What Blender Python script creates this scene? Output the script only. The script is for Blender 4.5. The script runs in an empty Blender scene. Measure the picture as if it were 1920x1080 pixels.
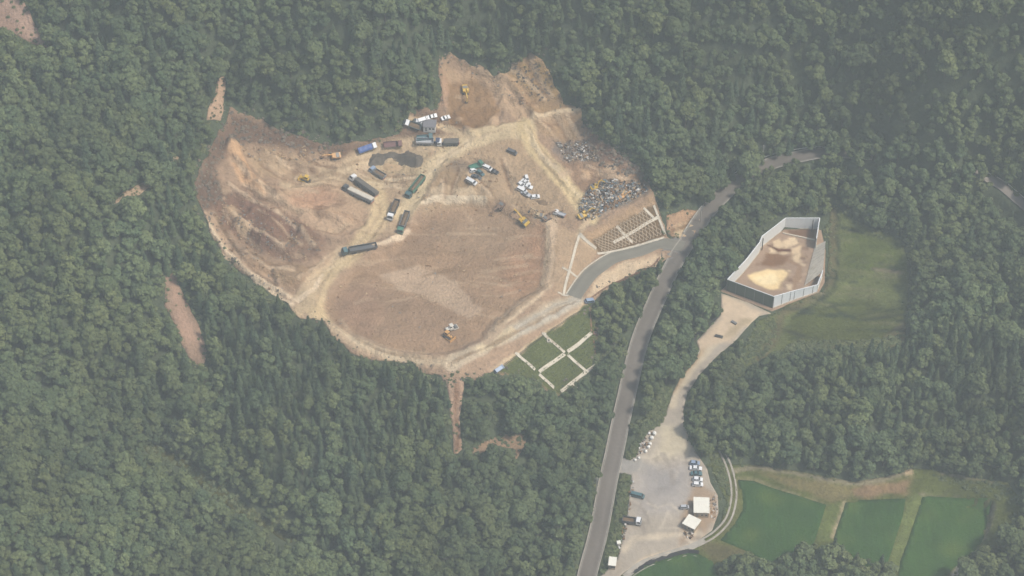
import bpy, math, random
import numpy as np
from mathutils import Vector, Matrix
from mathutils.geometry import delaunay_2d_cdt

random.seed(7)
RNG = np.random.default_rng(11)
S = bpy.context.scene
COL = S.collection
R = math.radians

# ------------------------------------------------------------------ camera, sky, sun, exposure
DIST, PITCH, FPX = 900.0, R(45.0), 4140.0
CAM = np.array([0.0, -DIST * math.cos(PITCH), DIST * math.sin(PITCH)])
FWD = np.array([0.0, math.cos(PITCH), -math.sin(PITCH)])
UPV = np.array([0.0, math.sin(PITCH), math.cos(PITCH)])
cd = bpy.data.cameras.new('camera')
cam = bpy.data.objects.new('camera', cd)
COL.objects.link(cam)
cam.location = CAM
cam.rotation_euler = (math.pi / 2 - PITCH, 0, 0)
cd.sensor_width = 36.0
cd.lens = 36.0 * FPX / 1920.0
cd.clip_start, cd.clip_end = 1.0, 8000.0
S.camera = cam

SUN_EL, SUN_AZ = R(56.0), R(112.0)      # azimuth measured from +Y (away from the camera) towards +X
world = bpy.data.worlds.new('World')
S.world = world
world.use_nodes = True
wn = world.node_tree.nodes
wl = world.node_tree.links
wn.clear()
sky = wn.new('ShaderNodeTexSky')
sky.sky_type = 'NISHITA'
sky.sun_disc = False
sky.sun_elevation = SUN_EL
sky.sun_rotation = SUN_AZ
sky.altitude = 300
sky.air_density = 1.0
sky.dust_density = 4.0
bg = wn.new('ShaderNodeBackground')
bg.inputs[1].default_value = 0.15
wo = wn.new('ShaderNodeOutputWorld')
wl.new(sky.outputs[0], bg.inputs[0])
wl.new(bg.outputs[0], wo.inputs[0])

sd = bpy.data.lights.new('sun', 'SUN')
sd.energy = 3.1
sd.angle = R(9.0)
sd.color = (1.0, 0.95, 0.88)
sun = bpy.data.objects.new('sun', sd)
COL.objects.link(sun)
sdir = Vector((math.sin(SUN_AZ) * math.cos(SUN_EL), math.cos(SUN_AZ) * math.cos(SUN_EL), math.sin(SUN_EL)))
sun.rotation_euler = sdir.to_track_quat('Z', 'Y').to_euler()
sun.location = (0, 0, 500)

S.view_settings.view_transform = 'Standard'
S.view_settings.look = 'None'
S.view_settings.exposure = 0.35
S.view_settings.gamma = 1.0
S.cycles.max_bounces = 5
S.cycles.diffuse_bounces = 2
S.cycles.glossy_bounces = 1
S.cycles.transmission_bounces = 2
S.cycles.volume_bounces = 0
S.cycles.use_denoising = True

HAZE_DENSITY = 0.00034
HAZE_COL = (0.865, 0.955, 0.928)

# ------------------------------------------------------------------ projection and height field
def ray(u, v):
    u = np.asarray(u, float); v = np.asarray(v, float)
    d = FWD + np.stack([(u - 960) / FPX, 0 * u, 0 * u], -1) - ((v - 540) / FPX)[..., None] * UPV
    return d

def unproj(u, v, z):
    d = ray(u, v)
    t = (np.asarray(z, float) - CAM[2]) / d[..., 2]
    return CAM[0] + t * d[..., 0], CAM[1] + t * d[..., 1]

def project(x, y, z):
    rx, ry, rz = x - CAM[0], y - CAM[1], z - CAM[2]
    dep = ry * FWD[1] + rz * FWD[2]
    upc = ry * UPV[1] + rz * UPV[2]
    return 960 + FPX * rx / dep, 540 - FPX * upc / dep

CTRL = [
 # bowl floor and its rim
 (640,600,0),(750,500,0),(900,450,0),(1000,480,0),(850,620,0),(700,640,0),(800,560,-.4),(620,560,.5),
 (600,500,2),(560,565,2),(450,500,5),(400,430,9),(500,450,8),(545,470,5),(480,380,12),(440,290,18),(560,330,9),(620,330,8),
 (560,400,9),(640,400,7),(610,450,4.5),
 (660,310,7),(700,380,5),(750,430,2.5),(800,370,4),(800,300,8),(760,270,9),(700,270,10),(620,285,11),(540,275,15),
 (450,215,24),(600,215,24),(700,200,25),(600,110,42),(400,110,45),(200,110,50),(100,300,38),(300,300,32),(330,400,22),
 (300,480,14),(200,450,26),(60,450,30),(0,600,12),(100,600,10),(250,600,4),(350,600,2),(450,580,0),(540,600,0),
 (150,750,-6),(300,760,-10),(450,700,-6),(600,720,-6),(700,760,-10),(820,800,-12),(880,850,-14),(950,790,-15),(850,715,-1),
 (300,850,-18),(420,940,-22),(530,1010,-26),(150,850,-6),(50,900,0),(100,1050,-6),(300,1000,-18),(560,850,-12),
 (700,900,-16),(650,1050,-24),(850,1000,-20),(1000,900,-19),(1050,1050,-23),(500,780,-9),
 # upper plateau and the steps on the right
 (870,170,18),(850,110,26),(920,200,15),(1000,190,16),(1000,130,26),(900,240,12),(1050,210,14),(1085,208,14),(1060,264,7),
 (980,250,10),(1030,330,5),(900,330,6),(980,350,4),(1050,390,2.5),(1100,350,3),(1180,345,3.5),(1210,362,3),
 (1090,425,1),(1220,378,1),(1160,400,1.3),(1120,468,-7),(1240,438,-8),(1180,452,-7.6),(1110,300,8),(840,270,9),
 # valley road
 (1261,495,-10),(1291,450,-8),(1325,400,-6),(1372,350,-3),(1440,309,0),(1550,288,3),(1233,560,-13),(1200,640,-16),
 (1171,760,-19),(1150,860,-21),(1122,1000,-23),(1101,1080,-24),(1190,478,-8.2),(1130,505,-6.5),(1085,550,-4.2),
 (1000,605,-1.2),(900,652,-.2),(1045,480,0),(1070,545,-4),(1030,550,-1),
 (930,693,-1.5),(1020,632,-3),(1105,573,-5),(1115,690,-15),(1050,738,-15),(1116,625,-10),(1160,660,-15),(1150,560,-9),(1000,720,-9),
 # right valley
 (1230,750,-19.5),(1250,900,-21),(1300,1000,-21.5),(1200,1040,-22),(1270,760,-19.3),(1340,660,-15),(1390,610,-13),
 (1400,560,-12),(1450,500,-12),(1500,450,-12),(1530,540,-12.3),(1620,480,-11),(1620,600,-12.5),(1580,400,-9),(1690,550,-9),
 (1400,760,-17),(1600,740,-9),(1800,700,-4),(1500,850,-20),(1700,840,-18),(1850,850,-14),(1450,970,-22),(1640,1000,-22),
 (1780,1000,-22),(1900,1000,-18),(1910,900,-12),(1300,560,-11.5),(1380,470,-9.5),(1400,400,-6),(1500,350,-3),
 (1440,900,-21.5),(1350,930,-21.3),(1260,1060,-22.5),
 # wooded hills behind
 (1750,400,2),(1900,450,6),(1890,380,8),(1700,300,12),(1850,250,30),(1600,200,22),(1740,150,45),(1900,100,62),(1500,100,38),
 (1300,200,22),(1200,100,34),(1150,230,20),(1250,330,5),(1050,80,38),(950,60,36),(850,50,40),(700,20,58),(1000,0,52),
 (1200,0,55),(1500,0,60),(1750,0,75),(1920,0,85),(300,0,72),(0,0,60),(40,40,56),(0,200,44),
]
cp = np.array(CTRL, float)
cx, cy = unproj(cp[:, 0], cp[:, 1], cp[:, 2])
cz = cp[:, 2]
ring = []
for a in range(0, 360, 20):
    ex, ey = math.sin(R(a)), math.cos(R(a))
    ring.append((ex * 620, 20 + ey * 620, 55 + 75 * ey + 10 * math.sin(R(a * 3))))
    ring.append((ex * 1400, 20 + ey * 1400, 50 + 100 * ey))
ring = np.array(ring)
cx = np.r_[cx, ring[:, 0]] / 100; cy = np.r_[cy, ring[:, 1]] / 100; cz = np.r_[cz, ring[:, 2]]

def tps_k(r2):
    return 0.5 * r2 * np.log(r2 + 1e-9)
n = len(cx)
K = tps_k((cx[:, None] - cx) ** 2 + (cy[:, None] - cy) ** 2) + np.eye(n) * 0.0025
Pm = np.c_[np.ones(n), cx, cy]
A = np.block([[K, Pm], [Pm.T, np.zeros((3, 3))]])
W = np.linalg.solve(A, np.r_[cz, 0, 0, 0])

def tps(x, y):
    x = np.asarray(x, float).ravel() / 100; y = np.asarray(y, float).ravel() / 100
    out = np.empty_like(x)
    for i in range(0, len(x), 20000):
        a, b = x[i:i + 20000], y[i:i + 20000]
        out[i:i + 20000] = tps_k((a[:, None] - cx) ** 2 + (b[:, None] - cy) ** 2) @ W[:n] + W[n] + W[n + 1] * a + W[n + 2] * b
    return out

def vnoise(x, y, scale, seed=0):
    x = np.asarray(x, float) / scale + seed * 17.3; y = np.asarray(y, float) / scale - seed * 9.7
    xi, yi = np.floor(x).astype(np.int64), np.floor(y).astype(np.int64)
    fx, fy = x - xi, y - yi
    fx = fx * fx * (3 - 2 * fx); fy = fy * fy * (3 - 2 * fy)
    def hsh(a, b):
        v = (a * 374761393 + b * 668265263 + seed * 1442695041) & 0xffffffff
        v = ((v ^ (v >> 13)) * 1274126177) & 0xffffffff
        return ((v ^ (v >> 16)) & 0xffff) / 32767.5 - 1
    return (hsh(xi, yi) * (1 - fx) + hsh(xi + 1, yi) * fx) * (1 - fy) + (hsh(xi, yi + 1) * (1 - fx) + hsh(xi + 1, yi + 1) * fx) * fy

def fbm(x, y, scale, octs=3, seed=0):
    o, a = 0, 1.0
    for k in range(octs):
        o = o + a * vnoise(x, y, scale / 2 ** k, seed + k); a *= .5
    return o

def seg_d2(x, y, ax, ay, bx, by):
    dx, dy = bx - ax, by - ay
    t = np.clip(((x - ax) * dx + (y - ay) * dy) / (dx * dx + dy * dy + 1e-12), 0, 1)
    return (x - ax - t * dx) ** 2 + (y - ay - t * dy) ** 2

def pip(x, y, poly):
    ins = np.zeros(np.shape(x), bool)
    m = len(poly)
    for i in range(m):
        ax, ay = poly[i]; bx, by = poly[(i + 1) % m]
        c = (ay > y) != (by > y)
        ins ^= c & (x < (bx - ax) * (y - ay) / (by - ay + 1e-12) + ax)
    return ins

def sdf(x, y, poly):                      # > 0 inside
    d = np.full(np.shape(x), 1e12)
    m = len(poly)
    for i in range(m):
        d = np.minimum(d, seg_d2(x, y, *poly[i], *poly[(i + 1) % m]))
    d = np.sqrt(d)
    return np.where(pip(x, y, poly), d, -d)

def linedist(x, y, line):
    d = np.full(np.shape(x), 1e12)
    for i in range(len(line) - 1):
        d = np.minimum(d, seg_d2(x, y, *line[i], *line[i + 1]))
    return np.sqrt(d)

def sstep(t):
    t = np.clip(t, 0, 1)
    return t * t * (3 - 2 * t)

# raster of the near ground, 0.8 m
RX0, RX1, RY0, RY1, RS = -330.0, 330.0, -230.0, 330.0, 0.8
gx = np.arange(RX0, RX1 + .01, RS); gy = np.arange(RY0, RY1 + .01, RS)
c4x = np.arange(RX0, RX1 + 4, 3.2); c4y = np.arange(RY0, RY1 + 4, 3.2)

def bil(Rr, x0, y0, st, x, y):
    fx = np.clip((np.asarray(x, float) - x0) / st, 0, Rr.shape[1] - 1.001); fy = np.clip((np.asarray(y, float) - y0) / st, 0, Rr.shape[0] - 1.001)
    i, j = fx.astype(int), fy.astype(int)
    a, b = fx - i, fy - j
    return (Rr[j, i] * (1 - a) + Rr[j, i + 1] * a) * (1 - b) + (Rr[j + 1, i] * (1 - a) + Rr[j + 1, i + 1] * a) * b

GX, GY = np.meshgrid(gx, gy)
H0c = tps(*np.meshgrid(c4x, c4y)).reshape(len(c4y), len(c4x))
HR = bil(H0c, RX0, RY0, 3.2, GX, GY)

def H(x, y):
    return bil(HR, RX0, RY0, RS, x, y)

def at(u, v):                             # where the sight line of a photo point meets the ground
    u = np.asarray(u, float); v = np.asarray(v, float)
    z = np.zeros_like(u)
    for _ in range(60):
        x, y = unproj(u, v, z)
        z = z + .6 * (H(x, y) - z)
    x, y = unproj(u, v, z)
    return x, y, z

def wpoly(px):
    a = np.array(px, float)
    x, y, z = at(a[:, 0], a[:, 1])
    return list(zip(x.tolist(), y.tolist()))

# ------------------------------------------------------------------ outlines (photo points, laid on the ground)
SITE = [(825,108),(845,103),(870,114),(905,127),(950,138),(956,118),(1000,110),(1032,122),(1044,160),(1052,192),(1090,203),(1096,236),
        (1125,262),(1160,285),(1195,310),(1213,342),(1230,370),(1241,400),(1250,434),(1272,456),(1270,480),(1240,487),(1225,502),(1185,514),(1150,532),
        (1118,560),(1108,570),(1112,600),(1120,625),(1116,690),(1052,742),(1030,735),(1000,705),(925,703),(880,708),(835,714),(800,699),(770,682),
        (700,674),(655,662),(625,632),(608,602),(560,600),(543,575),(500,547),(455,512),(420,482),(395,442),(378,400),(362,350),(376,300),(405,262),
        (430,205),(470,212),(520,240),(580,264),(640,274),(700,260),(750,248),(762,225),(775,210),(822,203),(828,170),(822,130)]
SCAR_TOPLEFT = [(-30,-40),(30,-30),(44,5),(62,40),(92,90),(60,78),(20,62),(-30,40)]
SCAR_TRACK = [(413,150),(430,150),(421,185),(414,228),(388,230),(396,200),(405,170)]
SCAR_SMALL = [(278,340),(286,346),(262,366),(214,382),(226,366)]
SCAR_DOT = [(324,288),(334,292),(320,314),(314,306)]
SCAR_LEFT = [(308,520),(330,514),(346,560),(376,610),(387,660),(376,687),(354,672),(330,612),(310,570)]
TRACK_PATH = [(838,705),(872,705),(870,740),(864,790),(868,842),(850,852),(847,800),(846,750)]
SCAR_LOW = [(878,852),(898,830),(940,815),(984,812),(988,826),(966,862),(962,838),(930,832),(895,852)]
STREAM = [(262,828),(300,838),(350,862),(405,905),(446,935),(500,972),(560,1010),(545,1020),(480,980),(425,948),(380,915),(330,875),(275,846)]
ROADC = [(1088,1160),(1101,1080),(1122,1000),(1141,900),(1150,860),(1171,760),(1200,640),(1233,560),(1261,500),(1291,450),(1325,400),(1372,350),(1400,330),(1440,309),(1490,296),(1552,288),(1640,284)]
ROADPOLY = [(1078,1090),(1104,1000),(1122,900),(1130,860),(1154,760),(1184,640),(1219,560),(1248,500),(1280,450),(1315,400),(1362,350),(1394,327),(1436,304),(1488,288),(1550,279),(1550,289),(1490,296),(1440,310),(1401,331),(1381,355),(1338,402),(1302,450),(1275,500),(1248,560),(1217,640),(1190,760),(1170,860),(1162,900),(1140,1000),(1124,1090)]
JUNCTION = [(1240,452),(1270,444),(1290,455),(1272,500),(1240,480)]
CUT = [(1250,402),(1282,392),(1312,392),(1312,412),(1300,440),(1268,446),(1250,430)]
LOT = [(1236,798),(1216,808),(1200,832),(1192,858),(1164,860),(1158,886),(1184,890),(1183,905),(1178,950),(1173,985),(1165,1020),(1158,1048),(1140,1068),(1112,1092),(1150,1092),(1172,1072),(1205,1050),
       (1250,1038),(1300,1020),(1335,995),(1347,962),(1346,930),(1332,905),(1326,880),(1306,850),(1291,822),(1283,795),(1281,770),(1288,738),(1312,702),(1342,670),
       (1378,640),(1408,606),(1424,592),(1446,588),(1400,566),(1352,550),(1352,590),(1332,612),(1306,640),(1312,658),(1300,682),(1278,704),(1262,735),(1250,770)]
PENB = [(1351,546),(1392,507),(1420,474),(1426,462),(1470,430),(1528,430),(1540,432),(1548,470),(1546,530),(1535,549),(1447,584)]
MEADOW = [(1556,398),(1568,384),(1582,400),(1640,430),(1690,450),(1706,500),(1702,560),(1697,640),(1670,652),(1600,650),(1500,655),(1450,662),(1400,690),(1372,730),(1352,735),(1400,640),(1424,600),(1450,588),(1475,572),(1545,545),(1552,500)]
GBANK = [(1352,870),(1420,872),(1500,884),(1600,904),(1660,894),(1710,878),(1742,880),(1800,890),(1890,905),(1916,945),(1902,1000),(1872,1030),(1842,1060),(1800,1095),(1130,1095),(1180,1070),(1250,1040),(1320,1012),(1350,985),(1362,940),(1345,905),(1335,880),(1330,850),(1350,838)]
PAD1 = [(1383,900),(1413,902),(1447,915),(1497,930),(1549,947),(1543,967),(1528,1013),(1510,1060),(1440,1062),(1410,1038),(1350,1013),(1377,983),(1392,957),(1390,923)]
PAD2 = [(1585,943),(1613,938),(1698,935),(1693,967),(1672,1033),(1662,1062),(1570,1062),(1563,1010)]
PAD3 = [(1730,930),(1780,933),(1858,943),(1853,973),(1843,1013),(1820,1043),(1787,1066),(1764,1092),(1682,1092),(1688,1053),(1703,1013)]
PAD4 = [(1165,1092),(1180,1078),(1208,1059),(1250,1046),(1294,1035),(1312,1040),(1336,1053),(1352,1092)]
ROAD2 = [(1830,318),(1872,345),(1900,372),(1940,402),(1980,440)]
VERGE = [(1160,890),(1184,892),(1176,960),(1166,1020),(1150,1060),(1130,1085),(1120,1085),(1140,1010),(1150,950)]
# where the photo shows no tree
OPEN = [STREAM, SCAR_LOW, SITE, SCAR_TOPLEFT, SCAR_TRACK, SCAR_SMALL, SCAR_DOT, SCAR_LEFT, TRACK_PATH, ROADPOLY, JUNCTION, CUT, LOT, MEADOW,
        [(1349,545),(1362,522),(1399,485),(1424,452),(1429,440),(1472,406),(1540,406),(1552,470),(1549,540),(1450,590)],
        [(1352,870),(1420,872),(1500,884),(1600,904),(1660,894),(1710,878),(1742,880),(1800,890),(1890,905),(1912,945),(1890,985),(1858,1020),(1835,1030),(1800,1060),(1772,1095),(1690,1095),(1680,1050),(1640,1048),(1600,1040),(1560,1016),(1545,1012),(1480,1030),(1440,1045),(1400,1040),(1340,1040),(1350,1095),(1130,1095),(1180,1070),(1345,905),(1335,880),(1330,850)],
        VERGE, [(1862,332),(1935,384),(1935,426),(1900,402),(1862,368)], [(1170,862),(1190,858),(1212,815),(1236,798),(1250,770),(1262,735),(1240,720),(1225,760),(1205,800),(1190,830)]]
SCRUB = [STREAM, SCAR_LOW, [(1725,125),(1745,130),(1765,175),(1750,190),(1738,165)], [(920,770),(960,780),(965,800),(930,808)]]

# ------------------------------------------------------------------ relief on top of the smooth ground
BOWL = [(598,588),(625,545),(665,500),(715,468),(765,440),(800,395),(835,384),(925,376),(975,405),(1022,424),(1026,480),(1016,540),(975,562),(925,602),(905,632),(860,655),(800,664),(735,656),(660,626),(615,600)]
w_open = [wpoly(p) for p in OPEN + SCRUB]
cc = np.meshgrid(c4x, c4y)
clear_c = np.full(cc[0].shape, -1e9)
for p in w_open:
    clear_c = np.maximum(clear_c, sdf(cc[0], cc[1], p))
CLEAR = bil(clear_c, RX0, RY0, 3.2, GX, GY)
wild = sstep((-CLEAR - 2) / 18)
HR = HR + wild * (4.6 * fbm(GX, GY, 60, 3, 3) + 3.6 * (0.5 - np.abs(vnoise(GX + .4 * GY, GY, 34, 21))) )
wsite = wpoly(SITE)
s_site = sdf(cc[0], cc[1], wsite)
SITEIN = sstep(bil(s_site, RX0, RY0, 3.2, GX, GY) / 3)
HR = HR + SITEIN * .22 * fbm(GX, GY, 6, 3, 8)

def add_poly(px, dz, soft, rough=0, rscale=4, pre=None):
    global HR
    w = wpoly(px)
    xs = [p[0] for p in w]; ys = [p[1] for p in w]
    m = soft + 3
    i0, i1 = int((min(xs) - m - RX0) / RS), int((max(xs) + m - RX0) / RS) + 2
    j0, j1 = int((min(ys) - m - RY0) / RS), int((max(ys) + m - RY0) / RS) + 2
    X, Y = GX[j0:j1, i0:i1], GY[j0:j1, i0:i1]
    d = sdf(X, Y, w) + .5 * vnoise(X, Y, 5, 5)
    k = sstep(d / soft + .5)
    HR[j0:j1, i0:i1] += k * (dz + (rough * fbm(X, Y, rscale, 3, 31) if rough else 0))

def add_line(px, dz, half):
    global HR
    w = wpoly(px)
    xs = [p[0] for p in w]; ys = [p[1] for p in w]
    m = half + 3
    i0, i1 = int((min(xs) - m - RX0) / RS), int((max(xs) + m - RX0) / RS) + 2
    j0, j1 = int((min(ys) - m - RY0) / RS), int((max(ys) + m - RY0) / RS) + 2
    X, Y = GX[j0:j1, i0:i1], GY[j0:j1, i0:i1]
    d = linedist(X, Y, w)
    HR[j0:j1, i0:i1] += dz * sstep(1 - d / half) * (1 + .4 * vnoise(X, Y, 3, 12))

add_poly(BOWL, -2.2, 5.0)
ROUGH_DARK = [(398,395),(440,362),(470,368),(520,392),(570,420),(612,448),(600,476),(560,490),(505,482),(455,452),(422,425)]
add_poly(ROUGH_DARK, -.6, 5, 1.9, 7)
add_poly([(400,300),(432,262),(450,275),(472,322),(505,352),(560,372),(540,392),(480,372),(430,350),(405,340)], 1.2, 3, 1.3, 6)
add_poly([(434,255),(520,262),(600,290),(640,300),(560,310),(480,300)], .2, 4, .8, 4)
add_poly([(365,350),(405,270),(420,300),(408,350),(430,372),(400,395),(380,400)], 0, 4, .7, 4)
add_poly([(510,510),(572,506),(570,532),(520,536)], 2.2, 1.2)
GULLY = [[(430,345),(470,372),(520,400)], [(455,352),(500,375),(560,400)], [(440,400),(480,430),(530,462)], [(480,395),(520,425),(560,462)], [(520,395),(560,425),(590,460)], [(415,400),(450,440),(480,470)],
         [(445,300),(470,335),(520,365)], [(480,300),(520,330),(560,345)], [(500,285),(540,310),(580,320)], [(560,290),(590,305),(625,315)], [(460,470),(500,500),(550,505)], [(590,430),(620,440),(660,425)], [(560,520),(600,500),(620,480)],
         [(850,110),(880,125),(930,150)], [(960,125),(985,150),(1020,185)], [(990,115),(1005,150),(1030,185)], [(1010,225),(1030,245),(1045,262)], [(1040,222),(1055,245),(1065,262)], [(1065,217),(1078,240),(1088,260)],
         [(860,320),(850,345),(845,366)], [(880,325),(900,345),(920,365)], [(940,300),(950,330),(960,360)], [(1100,310),(1140,325),(1190,340)], [(1110,330),(1150,335),(1180,345)], [(830,340),(832,355),(830,368)]]
for k, g_ in enumerate(GULLY): add_line(g_, (-1.0 if k % 2 else .9) * (1 if k < 13 else .7), 2.0 + .5 * (k % 3))
add_poly([(800,150),(835,150),(890,145),(918,168),(936,205),(900,236),(842,234)], -.8, 3, .2, 4)
add_poly([(1040,262),(1100,262),(1112,300),(1060,305)], .4, 4, .8, 2.4)
add_poly([(1085,385),(1110,345),(1150,335),(1200,345),(1215,358),(1170,380),(1110,410),(1092,408)], 1.2, 4, 1.0, 5)
add_poly([(838,300),(900,298),(935,312),(940,340),(905,356),(860,350),(815,340)], .2, 3, .7, 5)
add_poly([(805,356),(830,345),(880,352),(900,366),(850,372),(808,374)], 0.8, 2)
add_line([(655,474),(700,460),(750,446),(768,432),(775,400),(800,370),(830,310),(845,300)], .8, 2.2)
add_line([(1000,255),(1010,285),(1045,335),(1090,380)], .9, 2.4)
add_line([(395,440),(425,485),(465,522),(520,552),(545,560)], -.7, 1.8)
add_line([(420,420),(445,462),(475,505),(520,535)], .7, 2.2)
add_line([(850,205),(880,250),(890,258)], .8, 2)
for a in ([(930,160),(960,185),(985,230)], [(905,130),(955,155),(1000,215)], [(900,190),(930,182),(945,165)], [(930,205),(945,185)]):
    add_line(a, .7, 2)

for l_, dz_, hw_ in (([(436,268),(455,310),(490,350),(540,378),(600,398),(650,425)], 2.2, 4.5), ([(420,380),(460,420),(510,455),(560,478),(600,478)], 1.6, 3.2), ([(500,358),(560,380),(640,402),(680,418)], -1.3, 2.2),
                     ([(470,300),(530,300),(590,318)], 1.4, 2.6), ([(600,440),(640,452),(690,430)], 1.3, 2.4), ([(455,490),(500,506),(590,508)], 1.2, 2.2), ([(388,410),(420,470),(470,515),(540,556)], 1.3, 2.0),
                     ([(826,112),(832,150),(836,205)], 1.8, 2.6), ([(845,106),(905,130),(960,158),(1000,212)], 1.6, 2.8), ([(842,236),(880,246),(930,240),(985,232)], 1.3, 2.2), ([(920,165),(938,205),(930,235)], -1.2, 2.4),
                     ([(1000,221),(1045,215),(1090,209)], 1.6, 2.6), ([(1010,262),(1050,268),(1098,264)], -1.0, 2.4), ([(1040,412),(1092,440),(1120,466)], .9, 2.0), ([(1092,438),(1150,405),(1224,366)], 1.2, 2.2),
                     ([(1012,290),(1050,340),(1088,378)], -1.4, 2.2), ([(800,374),(850,373),(910,374),(960,396)], 1.4, 2.4), ([(835,384),(930,380),(985,408)], -.9, 2.4), ([(868,300),(935,312),(960,340)], -.9, 2.2), ([(815,345),(835,318),(870,315)], 1.0, 2.0),
                     ([(640,610),(700,648),(790,668),(850,668)], .8, 2.0), ([(930,692),(1000,645),(1098,576)], .7, 1.8)):
    add_line(l_, dz_, hw_)
# flat benches: roads, the yard, the pen and the paddies level the ground they lie on
def level_poly(px, z, soft):
    global HR
    w = wpoly(px)
    xs = [p[0] for p in w]; ys = [p[1] for p in w]
    i0, i1 = int((min(xs) - soft - RX0) / RS), int((max(xs) + soft - RX0) / RS) + 2
    j0, j1 = max(0, int((min(ys) - soft - RY0) / RS)), int((max(ys) + soft - RY0) / RS) + 2
    X, Y = GX[j0:j1, i0:i1], GY[j0:j1, i0:i1]
    k = sstep(1 + sdf(X, Y, w) / soft)
    HR[j0:j1, i0:i1] = HR[j0:j1, i0:i1] * (1 - k) + z * k
level_poly(PENB, -12.0, 5)
level_poly(PAD1, -22.3, 1.5); level_poly(PAD2, -22.4, 1.5); level_poly(PAD3, -22.5, 1.5); level_poly(PAD4, -23.2, 1.5)

def smooth_line(px, step=2.0):
    """resampled, smoothed ground line in world XY through photo points"""
    a = np.array(px, float)
    x, y, z = at(a[:, 0], a[:, 1])
    P = np.stack([x, y], 1)
    out = []
    for i in range(len(P) - 1):
        p0 = P[max(i - 1, 0)]; p1 = P[i]; p2 = P[i + 1]; p3 = P[min(i + 2, len(P) - 1)]
        m = max(2, int(np.linalg.norm(p2 - p1) / step))
        for k in range(m):
            t = k / m
            out.append(.5 * ((2 * p1) + (-p0 + p2) * t + (2 * p0 - 5 * p1 + 4 * p2 - p3) * t * t + (-p0 + 3 * p1 - 3 * p2 + p3) * t ** 3))
    out.append(P[-1])
    return np.array(out)

def grade_line(line, half, soft):
    """level the ground across a road along its smoothed long profile"""
    global HR
    z = H(line[:, 0], line[:, 1])
    ker = np.ones(15) / 15
    zs = np.convolve(np.pad(z, 7, mode='edge'), ker, 'valid')
    m = half + soft + 2
    i0, i1 = max(0, int((line[:, 0].min() - m - RX0) / RS)), int((line[:, 0].max() + m - RX0) / RS) + 2
    j0, j1 = max(0, int((line[:, 1].min() - m - RY0) / RS)), int((line[:, 1].max() + m - RY0) / RS) + 2
    X, Y = GX[j0:j1, i0:i1], GY[j0:j1, i0:i1]
    best = np.full(X.shape, 1e12); zz = np.zeros(X.shape)
    for k in range(len(line)):
        d = (X - line[k, 0]) ** 2 + (Y - line[k, 1]) ** 2
        q = d < best
        best[q] = d[q]; zz[q] = zs[k]
    k = sstep(1 - (np.sqrt(best) - half) / soft)
    HR[j0:j1, i0:i1] = HR[j0:j1, i0:i1] * (1 - k) + zz * k
    return zs

MAIN = smooth_line(ROADC)
grade_line(MAIN, 4.6, 3.5)
ACC = smooth_line([(1282,462),(1262,458),(1235,458),(1195,472),(1150,486),(1112,508),(1092,532),(1076,556)], 1.5)
grade_line(ACC, 4.0, 2.0)
R2L = smooth_line(ROAD2)
grade_line(R2L, 3.5, 2.5)

# ------------------------------------------------------------------ colours and materials
def lin(c):
    c = np.array(c, float) / 255
    return np.where(c <= .04045, c / 12.92, ((c + .055) / 1.055) ** 2.4)

AIR = np.array([.096, .110, .112]); GAIN = np.array([.87, .87, .90])
def alb(r, g, b):                          # base colour of a surface from the tone it has in the hazy picture
    c = np.clip((lin((r, g, b)) - AIR) / GAIN, .012, .85)
    return c * .87 + c.mean() * .13

MATS = {}
def nodes_of(name):
    m = bpy.data.materials.new(name); m.use_nodes = True
    t = m.node_tree; t.nodes.clear()
    o = t.nodes.new('ShaderNodeOutputMaterial'); b = t.nodes.new('ShaderNodeBsdfPrincipled')
    t.links.new(b.outputs[0], o.inputs[0])
    return m, t, b

def N(t, kind, **kw):
    nd = t.nodes.new(kind)
    for k, v in kw.items():
        if k in nd.inputs: nd.inputs[k].default_value = v
        else: setattr(nd, k, v)
    return nd

def noise_fac(t, scale, detail=4, rough=.6, lo=.35, hi=.65, coord='Position', stretch=None):
    if coord == 'Position':
        src = N(t, 'ShaderNodeNewGeometry').outputs['Position']
    else:
        src = N(t, 'ShaderNodeTexCoord').outputs['Object']
    if stretch:
        mp = N(t, 'ShaderNodeMapping'); mp.inputs['Scale'].default_value = stretch[:3]
        if len(stretch) > 3: mp.inputs['Rotation'].default_value = (0, 0, stretch[3])
        t.links.new(src, mp.inputs[0]); src = mp.outputs[0]
    nz = N(t, 'ShaderNodeTexNoise'); nz.inputs['Scale'].default_value = scale; nz.inputs['Detail'].default_value = detail; nz.inputs['Roughness'].default_value = rough
    t.links.new(src, nz.inputs['Vector'])
    mr = N(t, 'ShaderNodeMapRange'); mr.inputs[1].default_value = lo; mr.inputs[2].default_value = hi
    t.links.new(nz.outputs[0], mr.inputs[0])
    return mr.outputs[0]

def mulcol(t, col, fac, lo, hi):           # col * lerp(lo, hi, fac)
    mr = N(t, 'ShaderNodeMapRange'); mr.inputs[3].default_value = lo; mr.inputs[4].default_value = hi
    t.links.new(fac, mr.inputs[0])
    vm = N(t, 'ShaderNodeVectorMath', operation='SCALE')
    t.links.new(col, vm.inputs[0]); t.links.new(mr.outputs[0], vm.inputs[3])
    return vm.outputs[0]

def mixcol(t, a, b, fac):
    mx = N(t, 'ShaderNodeMix', data_type='RGBA')
    t.links.new(fac, mx.inputs[0])
    for s, i in ((a, 6), (b, 7)):
        if hasattr(s, 'links'): t.links.new(s, mx.inputs[i])
        else: mx.inputs[i].default_value = (*s, 1)
    return mx.outputs[2]

def bump(t, b, fac, strength, dist):
    bp = N(t, 'ShaderNodeBump'); bp.inputs['Strength'].default_value = strength; bp.inputs['Distance'].default_value = dist
    t.links.new(fac, bp.inputs['Height']); t.links.new(bp.outputs[0], b.inputs['Normal'])

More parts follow.
